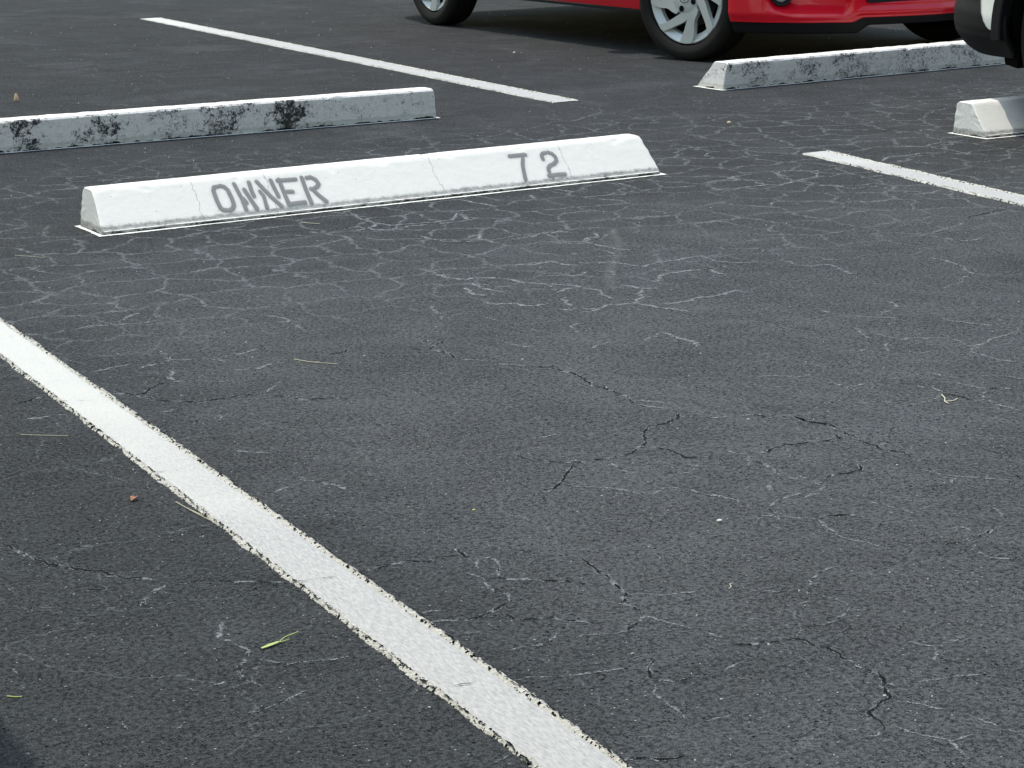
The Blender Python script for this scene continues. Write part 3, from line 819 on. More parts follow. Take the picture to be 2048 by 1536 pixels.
def lettering(name, strokes, half, parent, soft):
    segs = []
    for k, pl in strokes.items():
        h = half*({'W1b': 1.15, 'W1': .95, 'N0': .85, 'f': .35, 'a2': .4}.get(k, 1))
        for a, b in zip(pl, pl[1:]): segs.append((a, b, h))
    x0 = min(min(s[0][0], s[1][0]) for s in segs)-14; x1 = max(max(s[0][0], s[1][0]) for s in segs)+14
    st = 1.25; nx = int((x1-x0)/st)+1; ny = int(122/st)+1
    o3 = Vector((0, -.168, .015)); up = Vector((0, .088, .093)).normalized(); nor = Vector((0, -.093, .088)).normalized()
    val = {}
    for a, b, h in segs:
        ax, ay = a; bx, by = b; dx, dy = bx-ax, by-ay; l2 = dx*dx+dy*dy+1e-9
        for i in range(max(0, int((min(ax, bx)-14-x0)/st)), min(nx, int((max(ax, bx)+14-x0)/st)+2)):
            for j in range(max(0, int((min(ay, by)-14)/st)), min(ny, int((max(ay, by)+14)/st)+2)):
                px, py = x0+i*st, j*st
                t = max(0, min(1, ((px-ax)*dx+(py-ay)*dy)/l2))
                d = math.hypot(px-ax-t*dx, py-ay-t*dy)-h
                low = soft*(1.0 if py > 40 else 1.0+(40-py)/22)
                e = max(0, min(1, (low*1.1-d)/(low*1.7)))
                v = .93*e*e*(3-2*e)+.10*max(0, 1-max(0, d)/11)
                if v > val.get((i, j), 0): val[(i, j)] = v
    V, F, A, idx = [], [], [], {}
    def vid(i, j):
        if (i, j) not in idx:
            idx[(i, j)] = len(V)
            p = o3+up*(j*st/1000)+nor*.0022+Vector((x0+i*st, 0, 0))/1000
            V.append(p); A.append(min(1, val.get((i, j), 0)))
        return idx[(i, j)]
    for i in range(nx-1):
        for j in range(ny-1):
            if max(val.get(c, 0) for c in ((i, j), (i+1, j), (i+1, j+1), (i, j+1))) > .01:
                F.append((vid(i, j), vid(i+1, j), vid(i+1, j+1), vid(i, j+1)))
    o = fade_obj(name, V, F, A, M_STENCIL, parent)
    return o
tag(lettering('lettering', LET, 5.5, stop72, 1.9), 'grey stencilled word OWNER')
tag(lettering('number', NUM, 5.7, stop72, 1.4), 'grey stencilled number 72')
# ------------------------------------------------------------------ vehicles
def lathe_x(prof, n=72, closed=True):
    """spin (radius, x) pairs about the x axis"""
    bm = bmesh.new(); rings = []
    for i in range(n):
        a = 2*math.pi*i/n
        rings.append([bm.verts.new((x, r*math.sin(a), r*math.cos(a))) for r, x in prof])
    m = len(prof)
    for i in range(n):
        a, b = rings[i], rings[(i+1) % n]
        for j in range(m if closed else m-1):
            bm.faces.new((a[j], a[(j+1) % m], b[(j+1) % m], b[j]))
    return bm

def prism(bm, poly, x0, x1, inset=.0):
    """poly in (y, z); the outer face is at x0 (towards -x), back at x1; slightly chamfered"""
    c = (sum(p[0] for p in poly)/len(poly), sum(p[1] for p in poly)/len(poly))
    f = [bm.verts.new((x0, c[0]+(p[0]-c[0])*(1-inset), c[1]+(p[1]-c[1])*(1-inset))) for p in poly]
    mdl = [bm.verts.new((x0+(x1-x0)*.25, *p)) for p in poly]
    g = [bm.verts.new((x1, *p)) for p in poly]
    n = len(poly)
    bm.faces.new(f); bm.faces.new(g[::-1])
    for a, b in ((f, mdl), (mdl, g)):
        for i in range(n): bm.faces.new((a[i], a[(i+1) % n], b[(i+1) % n], b[i]))

def pol(r, deg):
    """hubcap polar: 0 is straight down, positive towards -y, the right as seen from outside (-x)"""
    return (-r*math.sin(R(deg)), -r*math.cos(R(deg)))

def make_tyre(RT, RR, W):
    h = W/2
    P = [(RR-.012, -h*.45), (RR+.001, -h*.55), (RR+.007, -h*.90), (RR+.013, -h*.95), (RR+.03, -h*1.0), (RR+(RT-RR)*.55, -h*1.03), (RT-.018, -h*.95), (RT-.006, -h*.84), (RT-.001, -h*.70)]
    for g in (-.45, 0, .45):
        P += [(RT, h*(g-.05)), (RT-.007, h*(g-.04)), (RT-.007, h*(g+.04)), (RT, h*(g+.05))]
    P += [(r, -x) for r, x in P[:9][::-1]]
    return lathe_x(P, 80)

def make_hubcap(RR, x0):
    """silver five-unit cover: each unit is a lopsided V of two swept arms"""
    bm = lathe_x([(RR*1.0, x0+.012), (RR*.988, x0+.003), (RR*.965, x0+.002), (RR*.82, x0+.022), (RR*.80, x0+.040), (RR*.99, x0+.045)], 90)
    unit = [(.975, -51), (.985, -45), (.975, -39), (.80, -31.5), (.658, -21.8), (.56, -9), (.482, 6.7), (.56, 2.6), (.675, -1.3), (.84, -6), (.975, -9.2), (.985, 0), (.975, 10.6), (.87, 14.5), (.776, 18.3), (.66, 22.5), (.571, 26.1),
            (.52, 32), (.485, 42), (.44, 55), (.30, 62), (.27, 30), (.30, 0), (.374, -20.5), (.479, -30.8), (.62, -38.5), (.775, -44.1)]
    for k in range(4):
        P = [pol(RR*r, a+90*k) for r, a in unit]
        f = [bm.verts.new((x0-.0045+.006*max(0, r-.5)-.003*max(0, .5-r), *p)) for (r, a), p in zip(unit, P)]
        c_ = [bm.verts.new((x0+.0005, *pol(RR*r, a+90*k))) for r, a in unit]
        g = [bm.verts.new((x0+.020, *pol(RR*r, a+90*k))) for r, a in unit]
        bm.faces.new(f)
        for p, q in ((f, c_), (c_, g)):
            for i in range(len(unit)): bm.faces.new((p[i], p[(i+1) % len(unit)], q[(i+1) % len(unit)], q[i]))
    # hub plate with openings for the nuts
    n = 80; rings = []
    for r, x in ((RR*.37, x0+.012), (RR*.36, x0-.002), (RR*.32, x0-.0060), (RR*.16, x0-.008), (0.0005, x0-.008)):
        rings.append([bm.verts.new((x, r*math.sin(2*math.pi*i/n), r*math.cos(2*math.pi*i/n))) for i in range(n)])
    for p, q in zip(rings, rings[1:]):
        for i in range(n): bm.faces.new((p[i], p[(i+1) % n], q[(i+1) % n], q[i]))
    return bm

def wheel_parts(root, side, RT, RR, W, style, steer, loc):
    """a wheel standing at loc in the vehicle; side -1 shows its outer face towards local -x"""
    w = empty('wheel', loc, steer, root)
    flip = 0 if side < 0 else math.pi
    def put(o):
        o.rotation_euler = (0, 0, flip); return o
    o = obj_bm('tyre', make_tyre(RT, RR, W), M_TYRE, w, smooth=True); put(o); sharp(o, 40)
    x0 = -W/2*.86
    if style == 'cap':
        o = obj_bm('hubcap', make_hubcap(RR, x0), M_HUB, w, smooth=True); put(o); sharp(o, 28)
        for k in range(4):
            bm = bmesh.new()
            cy, cz = pol(RR*.255, 90*k-18)
            vs = [bm.verts.new((x0-.0092, cy+RR*.068*math.cos(t*math.pi/9), cz+RR*.068*math.sin(t*math.pi/9))) for t in range(18)]
            bm.faces.new(vs)
            put(obj_bm('nut_opening', bm, M_DARKPL, w))
        bm = bmesh.new()   # oval chrome emblem
        n = 40
        for r0, r1 in ((.031, .0265),):
            A = [bm.verts.new((x0-.0115, r0*math.sin(2*math.pi*i/n), r0*.86*math.cos(2*math.pi*i/n))) for i in range(n)]
            B = [bm.verts.new((x0-.0115, r1*math.sin(2*math.pi*i/n), r1*.83*math.cos(2*math.pi*i/n))) for i in range(n)]
            D = [bm.verts.new((x0-.008, r0*1.05*math.sin(2*math.pi*i/n), r0*.9*math.cos(2*math.pi*i/n))) for i in range(n)]
            for i in range(n):
                bm.faces.new((A[i], A[(i+1) % n], B[(i+1) % n], B[i])); bm.faces.new((D[i], D[(i+1) % n], A[(i+1) % n], A[i]))
        for s in (-1, 1):
            pl = [(s*.026, .008), (s*.013, .004), (0, -.013), (0, -.018), (s*.012, -.006), (s*.026, .002)]
            f = [bm.verts.new((x0-.0112, *p)) for p in pl]; bm.faces.new(f)
        put(obj_bm('emblem', bm, M_CHROME, w))
        bm = lathe_x([(.034, x0-.0086), (.0005, x0-.0086)], 30, False)
        put(obj_bm('emblem_disc', bm, M_HUB, w))
    else:
        bm = lathe_x([(RR, x0+.01), (RR*.985, x0), (RR*.93, x0), (RR*.90, x0+.03)], 72)
        for k in range(5):
            for d in (-9, 9):
                a = 72*k
                prism(bm, [pol(RR*.12, a-40), pol(RR*.94, a+d-5), pol(RR*.94, a+d+5), pol(RR*.12, a+40)], x0+.004, x0+.02, .04)
        prism(bm, [pol(RR*.2, 20*i) for i in range(18)], x0-.002, x0+.02, .1)
        o = obj_bm('alloy_rim', bm, M_ALLOY, w, smooth=True); put(o); sharp(o, 28)
    bm = lathe_x([(RR*.99, x0+.03), (RR*.97, x0+.09), (RR*.2, x0+.095), (.0005, x0+.095)], 60, False)
    put(obj_bm('wheel_barrel', bm, M_DARKPL, w))
    bm = lathe_x([(RR*.62, x0+.06), (RR*.62, x0+.07), (RR*.26, x0+.07), (RR*.26, x0+.05), (.001, x0+.05)], 48, False)
    put(obj_bm('brake_disc', bm, M_STEEL, w))
    return w

def interp(tab, y):
    if y <= tab[0][0]: return tab[0][1:]
    for a, b in zip(tab, tab[1:]):
        if y <= b[0]:
            f = (y-a[0])/(b[0]-a[0]); f = f*f*(3-2*f)*.5+f*.5
            return tuple(p+(q-p)*f for p, q in zip(a[1:], b[1:]))
    return tab[-1][1:]

def body_loft(tab, n, cut, paint, root, name='body'):
    """tab rows: y, half width, bottom, belt height, top height, half width of the top"""
    ys = [tab[0][0]+(tab[-1][0]-tab[0][0])*i/n for i in range(n+1)]
    bm = bmesh.new(); rings = []
    def half(y):
        hw, zb, zl, zt, ht = interp(tab, y)
        zl = min(zl, zt-.012)
        lo = [(0, zb), (hw*.55, zb), (hw*.90, zb), (hw*.945, zb+.006), (hw*.968, zb+.07), (hw*.985, zb+.17), (hw, zb+(zl-zb)*.55),
              (hw*.998, zl-(zl-zb)*.22), (hw*.985, zl-(zl-zb)*.08), (hw*.955, zl)]
        up = [(hw*.955+(ht-hw*.955)*f, zl+(zt-zl)*g) for f, g in ((.22, .25), (.5, .55), (.78, .82), (.93, .94))]
        top = [(ht*.86, zt-.012*min(1, (zt-zl)*4)), (ht*.5, zt), (0, zt+.004)]
        return lo+up+top
    for y in ys:
        h = half(y)
        rings.append([bm.verts.new((-x, y, z)) for x, z in h]+[bm.verts.new((x, y, z)) for x, z in h[-2:0:-1]])
    m = len(rings[0])
    for a, b in zip(rings, rings[1:]):
        for j in range(m): bm.faces.new((a[j], a[(j+1) % m], b[(j+1) % m], b[j]))
    bm.faces.new(rings[0]); bm.faces.new(rings[-1][::-1])
    hl = len(half(0))
    o = obj_bm(name, bm, [paint, M_DARKPL], root, smooth=True)
    # glass: strips a few millimetres outside the cabin faces
    def glass(nm, y0, y1, j0, j1, off=.004):
        V, F = [], []
        sides = ((0, 1), (0, -1)) if nm == 'side_window' else ((0, 0),)
        for _, s in sides:
            V, F = [], []
            k0 = len(V); N = 14
            for i in range(N+1):
                y = y0+(y1-y0)*i/N; h = half(y)
                if s:
                    for x, z in h[j0:j1+1]: V.append((s*(x+off), y, z+off*.4))
                else:
                    row = h[j0:]
                    for x, z in [(-a, b) for a, b in row]+[(a, b) for a, b in row[-2::-1]]:
                        V.append((x*1.0, y+off*(1 if y > 0 else -1), z+off*1.2))
            w = len(V)//(N+1)
            F = [(i*w+j, i*w+j+1, (i+1)*w+j+1, (i+1)*w+j) for i in range(N) for j in range(w-1)]
            obj_py(nm, V, F, M_GLASS, root, smooth=True)
    o['_'] = 0; del o['_']
    # wheel arches
    cuts = []
    for (x, y, z, r) in cut:
        cb = bmesh.new()
        bmesh.ops.create_cone(cb, cap_ends=True, segments=64, radius1=r, radius2=r, depth=.62, matrix=Matrix.Translation((x, y, z)) @ Matrix.Rotation(math.pi/2, 4, 'Y'))
        cm = bpy.data.meshes.new('arch'); cb.to_mesh(cm); cb.free(); cm.materials.append(M_DARKPL)
        c = bpy.data.objects.new('arch', cm); COL.objects.link(c); cuts.append(c)
        c.parent = root
        mod = o.modifiers.new('arch', 'BOOLEAN'); mod.operation = 'DIFFERENCE'; mod.object = c; mod.solver = 'EXACT'
        mod.material_mode = 'TRANSFER'
    bpy.context.view_layer.update()
    dg = bpy.context.evaluated_depsgraph_get()
    me = bpy.data.meshes.new_from_object(o.evaluated_get(dg))
    o.modifiers.clear(); old = o.data; o.data = me
    for c in cuts: bpy.data.objects.remove(c, do_unlink=True)
    # dark underside
    mats = [x.name if x else '' for x in me.materials]
    dk = mats.index(M_DARKPL.name)
    for p in me.polygons:
        for (cx_, cy_, cz_, cr_) in cut:
            if abs(p.center.x-cx_) < .40 and math.hypot(p.center.y-cy_, p.center.z-cz_) < cr_+.0005 and (abs(p.normal.x) < .3 or abs(p.center.x) < .62):
                p.material_index = dk
        if p.normal.z < -.8 and p.center.z < .45: p.material_index = dk
    sharp(o, 40)
    return o, glass, half

# ---------- the red hatchback, nose towards the camera (local -y)
red = empty('red_car', (6.62, 9.69, 0))
tag(red, 'red hatchback with silver hubcaps parked nose-in behind the speckled stop', 'car')
RC = [(0, -2.085), (.15, -2.065), (.30, -2.03), (.41, -1.98), (.47, -1.95), (.60, -1.86), (.71, -1.75), (.76, -1.67), (.800, -1.600), (.806, -1.572)]   # plan contour of the bumper (half width, y)
def rc_w(y):
    pts = [(b, a) for a, b in RC]
    if y <= pts[0][0]: return .02
    for a, b in zip(pts, pts[1:]):
        if y <= b[0]: return a[1]+(b[1]-a[1])*(y-a[0])/(b[0]-a[0])
    return .845
tab = []
for y in (-2.055, -2.03, -2.0, -1.95, -1.88, -1.78, -1.68, -1.6, -1.54):
    w = max(.05, rc_w(y-.03)-.03); f = (y+2.055)/.5
    tab.append((y, w, .24, .60+.10*min(1, f*1.3), .64+.14*min(1, f*1.2), w*.80))
tab += [(-1.50, .825, .205, .72, .80, .66), (-1.25, .84, .205, .79, .88, .66), (-.95, .845, .205, .86, .955, .64), (-.80, .845, .205, .88, 1.0, .62), (-.30, .845, .203, .91, 1.36, .56),
        (.05, .845, .201, .93, 1.47, .56), (.6, .845, .198, .95, 1.49, .56), (1.1, .845, .198, .97, 1.45, .54), (1.55, .84, .20, .99, 1.33, .50), (1.80, .815, .24, .98, 1.08, .56), (1.93, .76, .30, .90, .97, .56), (1.985, .68, .36, .82, .88, .50)]
YF, YR = 8.455-9.69, 10.93-9.69
body, glass, half = body_loft(tab, 110, [(s*.80, y, .292, .332) for s in (-1, 1) for y in (YF, YR)], M_RED, red)
glass('side_window', -.62, 1.35, 9, 13)
glass('windscreen', -.80, -.12, 12, 0)
glass('rear_window', 1.30, 1.74, 12, 0)

def bumper_skin(RCp, rows, nu, zf, sgn, off):
    """skin following the plan contour; zf(X, v) gives the height, off(X, z, v) the inward offset"""
    full = [(-a, b) for a, b in RCp[::-1]]+[(a, b) for a, b in RCp[1:]]
    cum = [0]
    for a, b in zip(full, full[1:]): cum.append(cum[-1]+math.dist(a, b))
    def at(s):
        for i in range(len(cum)-1):
            if s <= cum[i+1] or i == len(cum)-2:
                f = (s-cum[i])/(cum[i+1]-cum[i]); a, b = full[i], full[i+1]
                return a[0]+(b[0]-a[0])*f, a[1]+(b[1]-a[1])*f
    raw = [at(cum[-1]*i/nu) for i in range(nu+1)]
    for _ in range(10):
        raw = [raw[0]]+[((a[0]+2*b[0]+c[0])/4, (a[1]+2*b[1]+c[1])/4) for a, b, c in zip(raw, raw[1:], raw[2:])]+[raw[-1]]
    V = []
    for i, (x, y) in enumerate(raw):
        a, c = raw[max(i-1, 0)], raw[min(i+1, nu)]
        t = Vector((c[0]-a[0], c[1]-a[1])).normalized(); nr = Vector((-t.y, t.x))*sgn    # points inward
        for v in range(rows+1):
            z = zf(x, v/rows); d = off(x, z, v/rows)
            V.append((x+nr.x*d, y+nr.y*d, z))
    F = [(i*(rows+1)+j, i*(rows+1)+j+1, (i+1)*(rows+1)+j+1, (i+1)*(rows+1)+j) for i in range(nu) for j in range(rows)]
    return V, F
def sst(v, a, b):
    t = max(0, min(1, (v-a)/(b-a))); return t*t*(3-2*t)
def lowedge(X):
    a = abs(X)
    return .200+.021*(1-sst(a, .365, .425))
def z_red(X, v):
    return lowedge(X)+(.62-lowedge(X))*v
def pocket(X, z):
    a = abs(X)
    fl = .226+.03*sst(a, .62, .73)+.0*a
    return sst(a, .415, .455)*(1-sst(a, .690, .728))*max(0, min(1, (z-fl)/.062))*(1-sst(z, .40, .44))
def off_red(X, z, v):
    a = abs(X)
    d = .014*(1-sst(v, 0, .10))+.05*sst(z, .42, .62)
    d -= .006*math.exp(-((z-.243)/.010)**2)*(1-sst(a, .36, .44))         # crease under the grille
    d += .012*sst(z, .250, .275)*(1-sst(a, .33, .42))*(1-sst(z, .50, .55))
    d += .045*sst(z, .284, .297)*(1-sst(a, .33, .37))*(1-sst(z, .42, .44))
    d += .075*pocket(X, z)
    return d
V, F = bumper_skin(RC, 110, 260, z_red, 1, off_red)
fb = obj_py('front_bumper', V, F, M_RED, red, smooth=True)
fb.modifiers.new('thickness', 'SOLIDIFY').thickness = -.003
# black under-lip
def z_lip(X, v):
    a = abs(X); lo = .148+.036*(1-sst(a, .33, .40))
    return lo+(lowedge(X)+.004-lo)*v
V, F = bumper_skin(RC, 8, 140, z_lip, 1, lambda X, z, v: .020+.030*(1-v))
ll = obj_py('lower_lip', V, F, M_BLACKPL, fb, smooth=True); ll.modifiers.new('thickness', 'SOLIDIFY').thickness = -.05
# lower grille mesh
V, F = [], []
for i in range(31):
    X = -.36+.72*i/30; y = -2.085+.32*X*X
    for z in (.285, .435): V.append((X, y+.038, z))
F = [(2*i, 2*i+2, 2*i+3, 2*i+1) for i in range(30)]
obj_py('lower_grille', V, F, M_BLACKPL, fb)
# upper grille and lamps (above the picture)
V, F = [], []
for i in range(31):
    X = -.46+.92*i/30; y = -2.085+.30*X*X+.030
    for z, d in ((.50, -.012), (.60, .012)): V.append((X, y+d, z))
F = [(2*i, 2*i+2, 2*i+3, 2*i+1) for i in range(30)]
obj_py('upper_grille', V, F, M_BLACKPL, red)
def ellipse_lathe(bm, c, ax, rx, rz, prof):
    """rings of (scale, forward) about direction ax (unit, horizontal)"""
    side = Vector((-ax.y, ax.x, 0)); n = 40; rings = []
    for k, f in prof:
        rings.append([bm.verts.new(c+side*(rx*k*math.cos(2*math.pi*i/n))+Vector((0, 0, rz*k*math.sin(2*math.pi*i/n)))+ax*f) for i in range(n)])
    for a, b in zip(rings, rings[1:]):
        for i in range(n): bm.faces.new((a[i], a[(i+1) % n], b[(i+1) % n], b[i]))
    bm.faces.new(rings[-1])
for s in (-1, 1):
    ax = Vector((s*.50, -.86, 0)).normalized()
    c = Vector((s*.655, -1.765, .318))
    bm = bmesh.new(); ellipse_lathe(bm, c, ax, .046, .044, [(1.06, -.03), (1.06, .002), (.97, .012), (.80, .010), (.70, -.012), (.70, -.014)])
    fg = obj_bm('fog_lamp', bm, M_BLACKPL, fb, smooth=True); sharp(fg, 40)
    bm = bmesh.new(); ellipse_lathe(bm, c, ax, .032, .031, [(1, -.012), (.96, -.004), (.6, .002), (.2, .004)])
    obj_bm('fog_lamp_glass', bm, M_CLEAR, fb, smooth=True)
    bm = bmesh.new()
    ellipse_lathe(bm, Vector((s*.60, -1.74, .665)), Vector((s*.55, -.83, 0)).normalized(), .15, .052, [(1, -.05), (1, .02), (.8, .05), (.4, .062)])
    obj_bm('headlight', bm, M_CLEAR, red, smooth=True)
    bm = bmesh.new()
    ellipse_lathe(bm, Vector((s*.66, 1.86, .80)), Vector((s*.35, .94, 0)).normalized(), .12, .10, [(1, -.1), (1, .03), (.7, .06)])
    obj_bm('tail_light', bm, plain('red_lamp_plastic', (.35, .01, .01), .1, coat=1), red, smooth=True)
    bm = bmesh.new()
    ellipse_lathe(bm, Vector((s*.93, -.48, .99)), Vector((0, -1, 0)), .095, .06, [(.7, -.10), (1, -.06), (1, 0), (.8, .05), (.4, .075)])
    obj_bm('door_mirror', bm, M_RED, red, smooth=True)
    # thin black seam strip along the sill
    bm = bmesh.new()
    V = []
    for i in range(41):
        y = -.86+1.72*i/40; hw = interp(tab, y)[0]; zb = interp(tab, y)[1]
        V.append((y, hw*.945, zb))
    pr = None
    for y, x, z in V:
        q = [bm.verts.new((s*(x-.006), y, z-.010)), bm.verts.new((s*(x+.0025), y, z-.007)), bm.verts.new((s*(x+.003), y, z+.002)), bm.verts.new((s*(x-.004), y, z+.003))]
        if pr: [bm.faces.new((pr[i], pr[(i+1) % 4], q[(i+1) % 4], q[i])) for i in range(4)]
        pr = q
    obj_bm('sill_trim', bm, M_BLACKPL, red)
for s in (-1, 1):
    wheel_parts(red, s, .2915, .2155, .175, 'cap', R(16), (s*.748, YF, .2915))
    wheel_parts(red, s, .2915, .2155, .175, 'cap', 0, (s*.740, YR, .2915))

# ---------- the white sport utility vehicle, nose away from the camera (local +y)
suv = empty('white_suv', (6.145, 3.95, 0))
tag(suv, 'white sport utility vehicle with black lower cladding at the right edge', 'car')
SX = .925
def sc_pt(th):   # corner contour, th 0 at the flank, 90 at the nose
    return (SX-.55+.55*math.cos(R(th)), 1.77+.57*math.sin(R(th)))
SCp = [(0, 1.77+.60), (.15, 1.77+.597), (.28, 1.77+.585)]+[sc_pt(th) for th in range(84, -1, -6)]+[(SX+.002, 1.735)]
def sc_w(y):
    if y < 1.77: return SX
    t = min(1, (y-1.77)/.57); return SX-.55+.55*math.sqrt(max(0, 1-t*t))
tabs = [(-2.15, .70, .50, .95, 1.02, .6), (-2.05, .82, .38, .98, 1.12, .62), (-1.85, .90, .32, 1.02, 1.40, .60), (-1.4, SX, .30, 1.02, 1.62, .60), (-.6, SX, .30, 1.02, 1.68, .62), (.1, SX, .30, 1.0, 1.66, .62), (.55, SX, .30, .99, 1.42, .64),
        (.95, SX, .30, .97, 1.08, .74), (1.3, SX, .30, .92, 1.04, .76), (1.68, SX-.005, .30, .86, 1.00, .74)]
for y in (1.78, 1.88, 1.98, 2.08, 2.16, 2.22, 2.27, 2.31):
    w = sc_w(y+.03)-.028; tabs.append((y, w, .33, .82-.25*max(0, y-1.9), .97-.5*max(0, y-1.9), w*.80))
SYF, SYR = 5.30-3.95, 5.30-3.95-2.68
b2, glass2, half2 = body_loft(tabs, 110, [(s*.88, y, .355, .392) for s in (-1, 1) for y in (SYF, SYR)], M_WHITE, suv)
for p in b2.data.polygons:           # inner panel behind the bumper is bare black
    if p.center.y > 1.60 and p.center.z < .52:
        p.material_index = [x.name for x in b2.data.materials].index(M_DARKPL.name)
glass2('side_window', -1.6, .45, 9, 13)
glass2('windscreen', .22, .93, 12, 0)
# black bumper cladding wrapping the nose
def z_suv(X, v):
    lo = .262+.03*(1-sst(abs(X), .80, .925))
    return lo+(.80-lo)*v
def off_suv(X, z, v):
    d = .050*(1-sst(z, .262, .375))**1.5+.012*sst(z, .40, .46)+.05*sst(z, .55, .8)
    d += .006*sst(z, .33, .342)*sst(abs(X), .70, .86)
    return d
V, F = bumper_skin(SCp, 60, 200, z_suv, -1, off_suv)
cl = obj_py('front_bumper', V, F, M_BLACKPL, suv, smooth=True)
cl.modifiers.new('thickness', 'SOLIDIFY').thickness = .02
for s in (-1, 1):
    # arch lip of black plastic
    bm = bmesh.new(); pr = None
    for i in range(49):
        a = R(-4+188*i/48); c, sn = math.cos(a), math.sin(a)
        q = []
        for r, x in ((.388, SX-.03), (.388, SX+.010), (.393, SX+.014), (.432, SX+.012), (.437, SX+.006), (.437, SX-.02)):
            q.append(bm.verts.new((s*x, SYF+r*c, .355+r*sn)))
        if pr: [bm.faces.new((pr[k], pr[(k+1) % 6], q[(k+1) % 6], q[k])) for k in range(6)]
        pr = q
    obj_bm('arch_lip', bm, M_BLACKPL, suv, smooth=False)
    # white wing panel running down between bumper and arch lip
    rows = [(.357, 1.785, 1.787), (.362, 1.785, 1.804), (.370, 1.785, 1.816), (.386, 1.784, 1.832), (.412, 1.783, 1.848), (.455, 1.778, 1.868), (.53, 1.752, 1.888), (.62, 1.700, 1.905), (.70, 1.600, 1.915)]
    bm = bmesh.new(); G_ = []
    for z, yr, yl in rows:
        row = []
        for i in range(9):
            y = yr+(yl-yr)*i/8
            w = sc_w(y); inn = off_suv(w, z, 0)
            t = max(0, min(1, (y-1.77)/.57)); ny = t*.55/math.sqrt(max(.05, 1-t*t))/.57
            L_ = math.hypot(1, ny); nx, ny = 1/L_, ny/L_
            row.append(bm.verts.new((s*(w-(inn-.005)*nx), y-(inn-.005)*ny, z)))
        G_.append(row)
    for p, q in zip(G_, G_[1:]):
        for i in range(8): bm.faces.new((p[i], p[i+1], q[i+1], q[i]))
    o = obj_bm('front_wing', bm, M_WHITE, suv, smooth=True)
    md = o.modifiers.new('thickness', 'SOLIDIFY'); md.thickness = .012; md.offset = 0
    # air deflector before the tyre
    bm = bmesh.new()
    pts = [(1.765, .222), (1.825, .232), (1.84, .30), (1.84, .42), (1.75, .42), (1.755, .28)]
    A = [bm.verts.new((s*(SX-.10), *p)) for p in pts]; B = [bm.verts.new((s*(SX-.30), *p)) for p in pts]
    bm.faces.new(A); bm.faces.new(B[::-1])
    for k in range(6): bm.faces.new((A[k], A[(k+1) % 6], B[(k+1) % 6], B[k]))
    obj_bm('air_deflector', bm, M_DARKPL, suv)
    bm = bmesh.new()
    ellipse_lathe(bm, Vector((s*.66, 2.16, .78)), Vector((s*.6, .8, 0)).normalized(), .16, .07, [(1, -.08), (1, .03), (.8, .06), (.4, .07)])
    obj_bm('headlight', bm, M_CLEAR, suv, smooth=True)
    bm = bmesh.new()
    ellipse_lathe(bm, Vector((s*1.03, .62, 1.10)), Vector((0, 1, 0)), .12, .08, [(.7, -.10), (1, -.06), (1, 0), (.8, .05), (.4, .075)])
    obj_bm('door_mirror', bm, M_BLACKPL, suv, smooth=True)
    wheel_parts(suv, s, .350, .245, .225, 'alloy', 0, (s*(SX-.03-.112), SYF, .350))
    wheel_parts(suv, s, .350, .245, .225, 'alloy', 0, (s*(SX-.03-.112), SYR, .350))
# ------------------------------------------------------------------ small things lying about
M_TWIG = plain('bleached_twig', (.62, .58, .44), .8, vary=.2)
M_STRAW = plain('dry_straw', (.38, .36, .27), .8, vary=.25)
M_GREEN = plain('fresh_green_leaf', (.42, .50, .16), .6, vary=.25)
M_BROWN = plain('dead_brown_leaf', (.36, .17, .10), .8, vary=.35)
M_TAN = plain('dry_tan_leaf', (.52, .36, .24), .8, vary=.3)
M_STONE = plain('pale_limestone', (.62, .60, .55), .9, vary=.2, bump=.5, bscale=900)
M_GRIT = plain('pale_grit', (.50, .50, .48), .9, vary=.3)

def tube(bm, pts, r0, r1, n=6):
    rings = []
    for i, p in enumerate(pts):
        t = (pts[min(i+1, len(pts)-1)]-pts[max(i-1, 0)]).normalized()
        a = t.cross(Vector((0, 0, 1))).normalized(); b = t.cross(a)
        r = r0+(r1-r0)*i/(len(pts)-1)
        rings.append([bm.verts.new(p+a*(r*math.cos(2*math.pi*k/n))+b*(r*math.sin(2*math.pi*k/n))) for k in range(n)])
    for a, b in zip(rings, rings[1:]):
        for k in range(n): bm.faces.new((a[k], a[(k+1) % n], b[(k+1) % n], b[k]))
    bm.faces.new(rings[0][::-1]); bm.faces.new(rings[-1])

def curve(pts, n=6):
    out = []
    P = [pts[0]]+list(pts)+[pts[-1]]
    for a, b, c, d in zip(P, P[1:], P[2:], P[3:]):
        for i in range(n):
            t = i/n
            out.append(.5*((2*b)+(c-a)*t+(2*a-5*b+4*c-d)*t*t+(3*b-a-3*c+d)*t**3))
    return out+[pts[-1]]

def stalk(name, lines, r, mat, label, cat, group=None, lift=.0025):
    bm = bmesh.new()
    o0 = Vector(lines[0][0]+(0,))
    for ln in lines:
        pts = [Vector((p[0]-o0.x, p[1]-o0.y, r+lift*abs(nz(p[0], p[1], 1, 60)))) for p in ln]
        tube(bm, curve(pts), r, r*.75)
    o = obj_bm(name, bm, mat, None, smooth=True); o.location = o0
    return tag(o, label, cat, group)

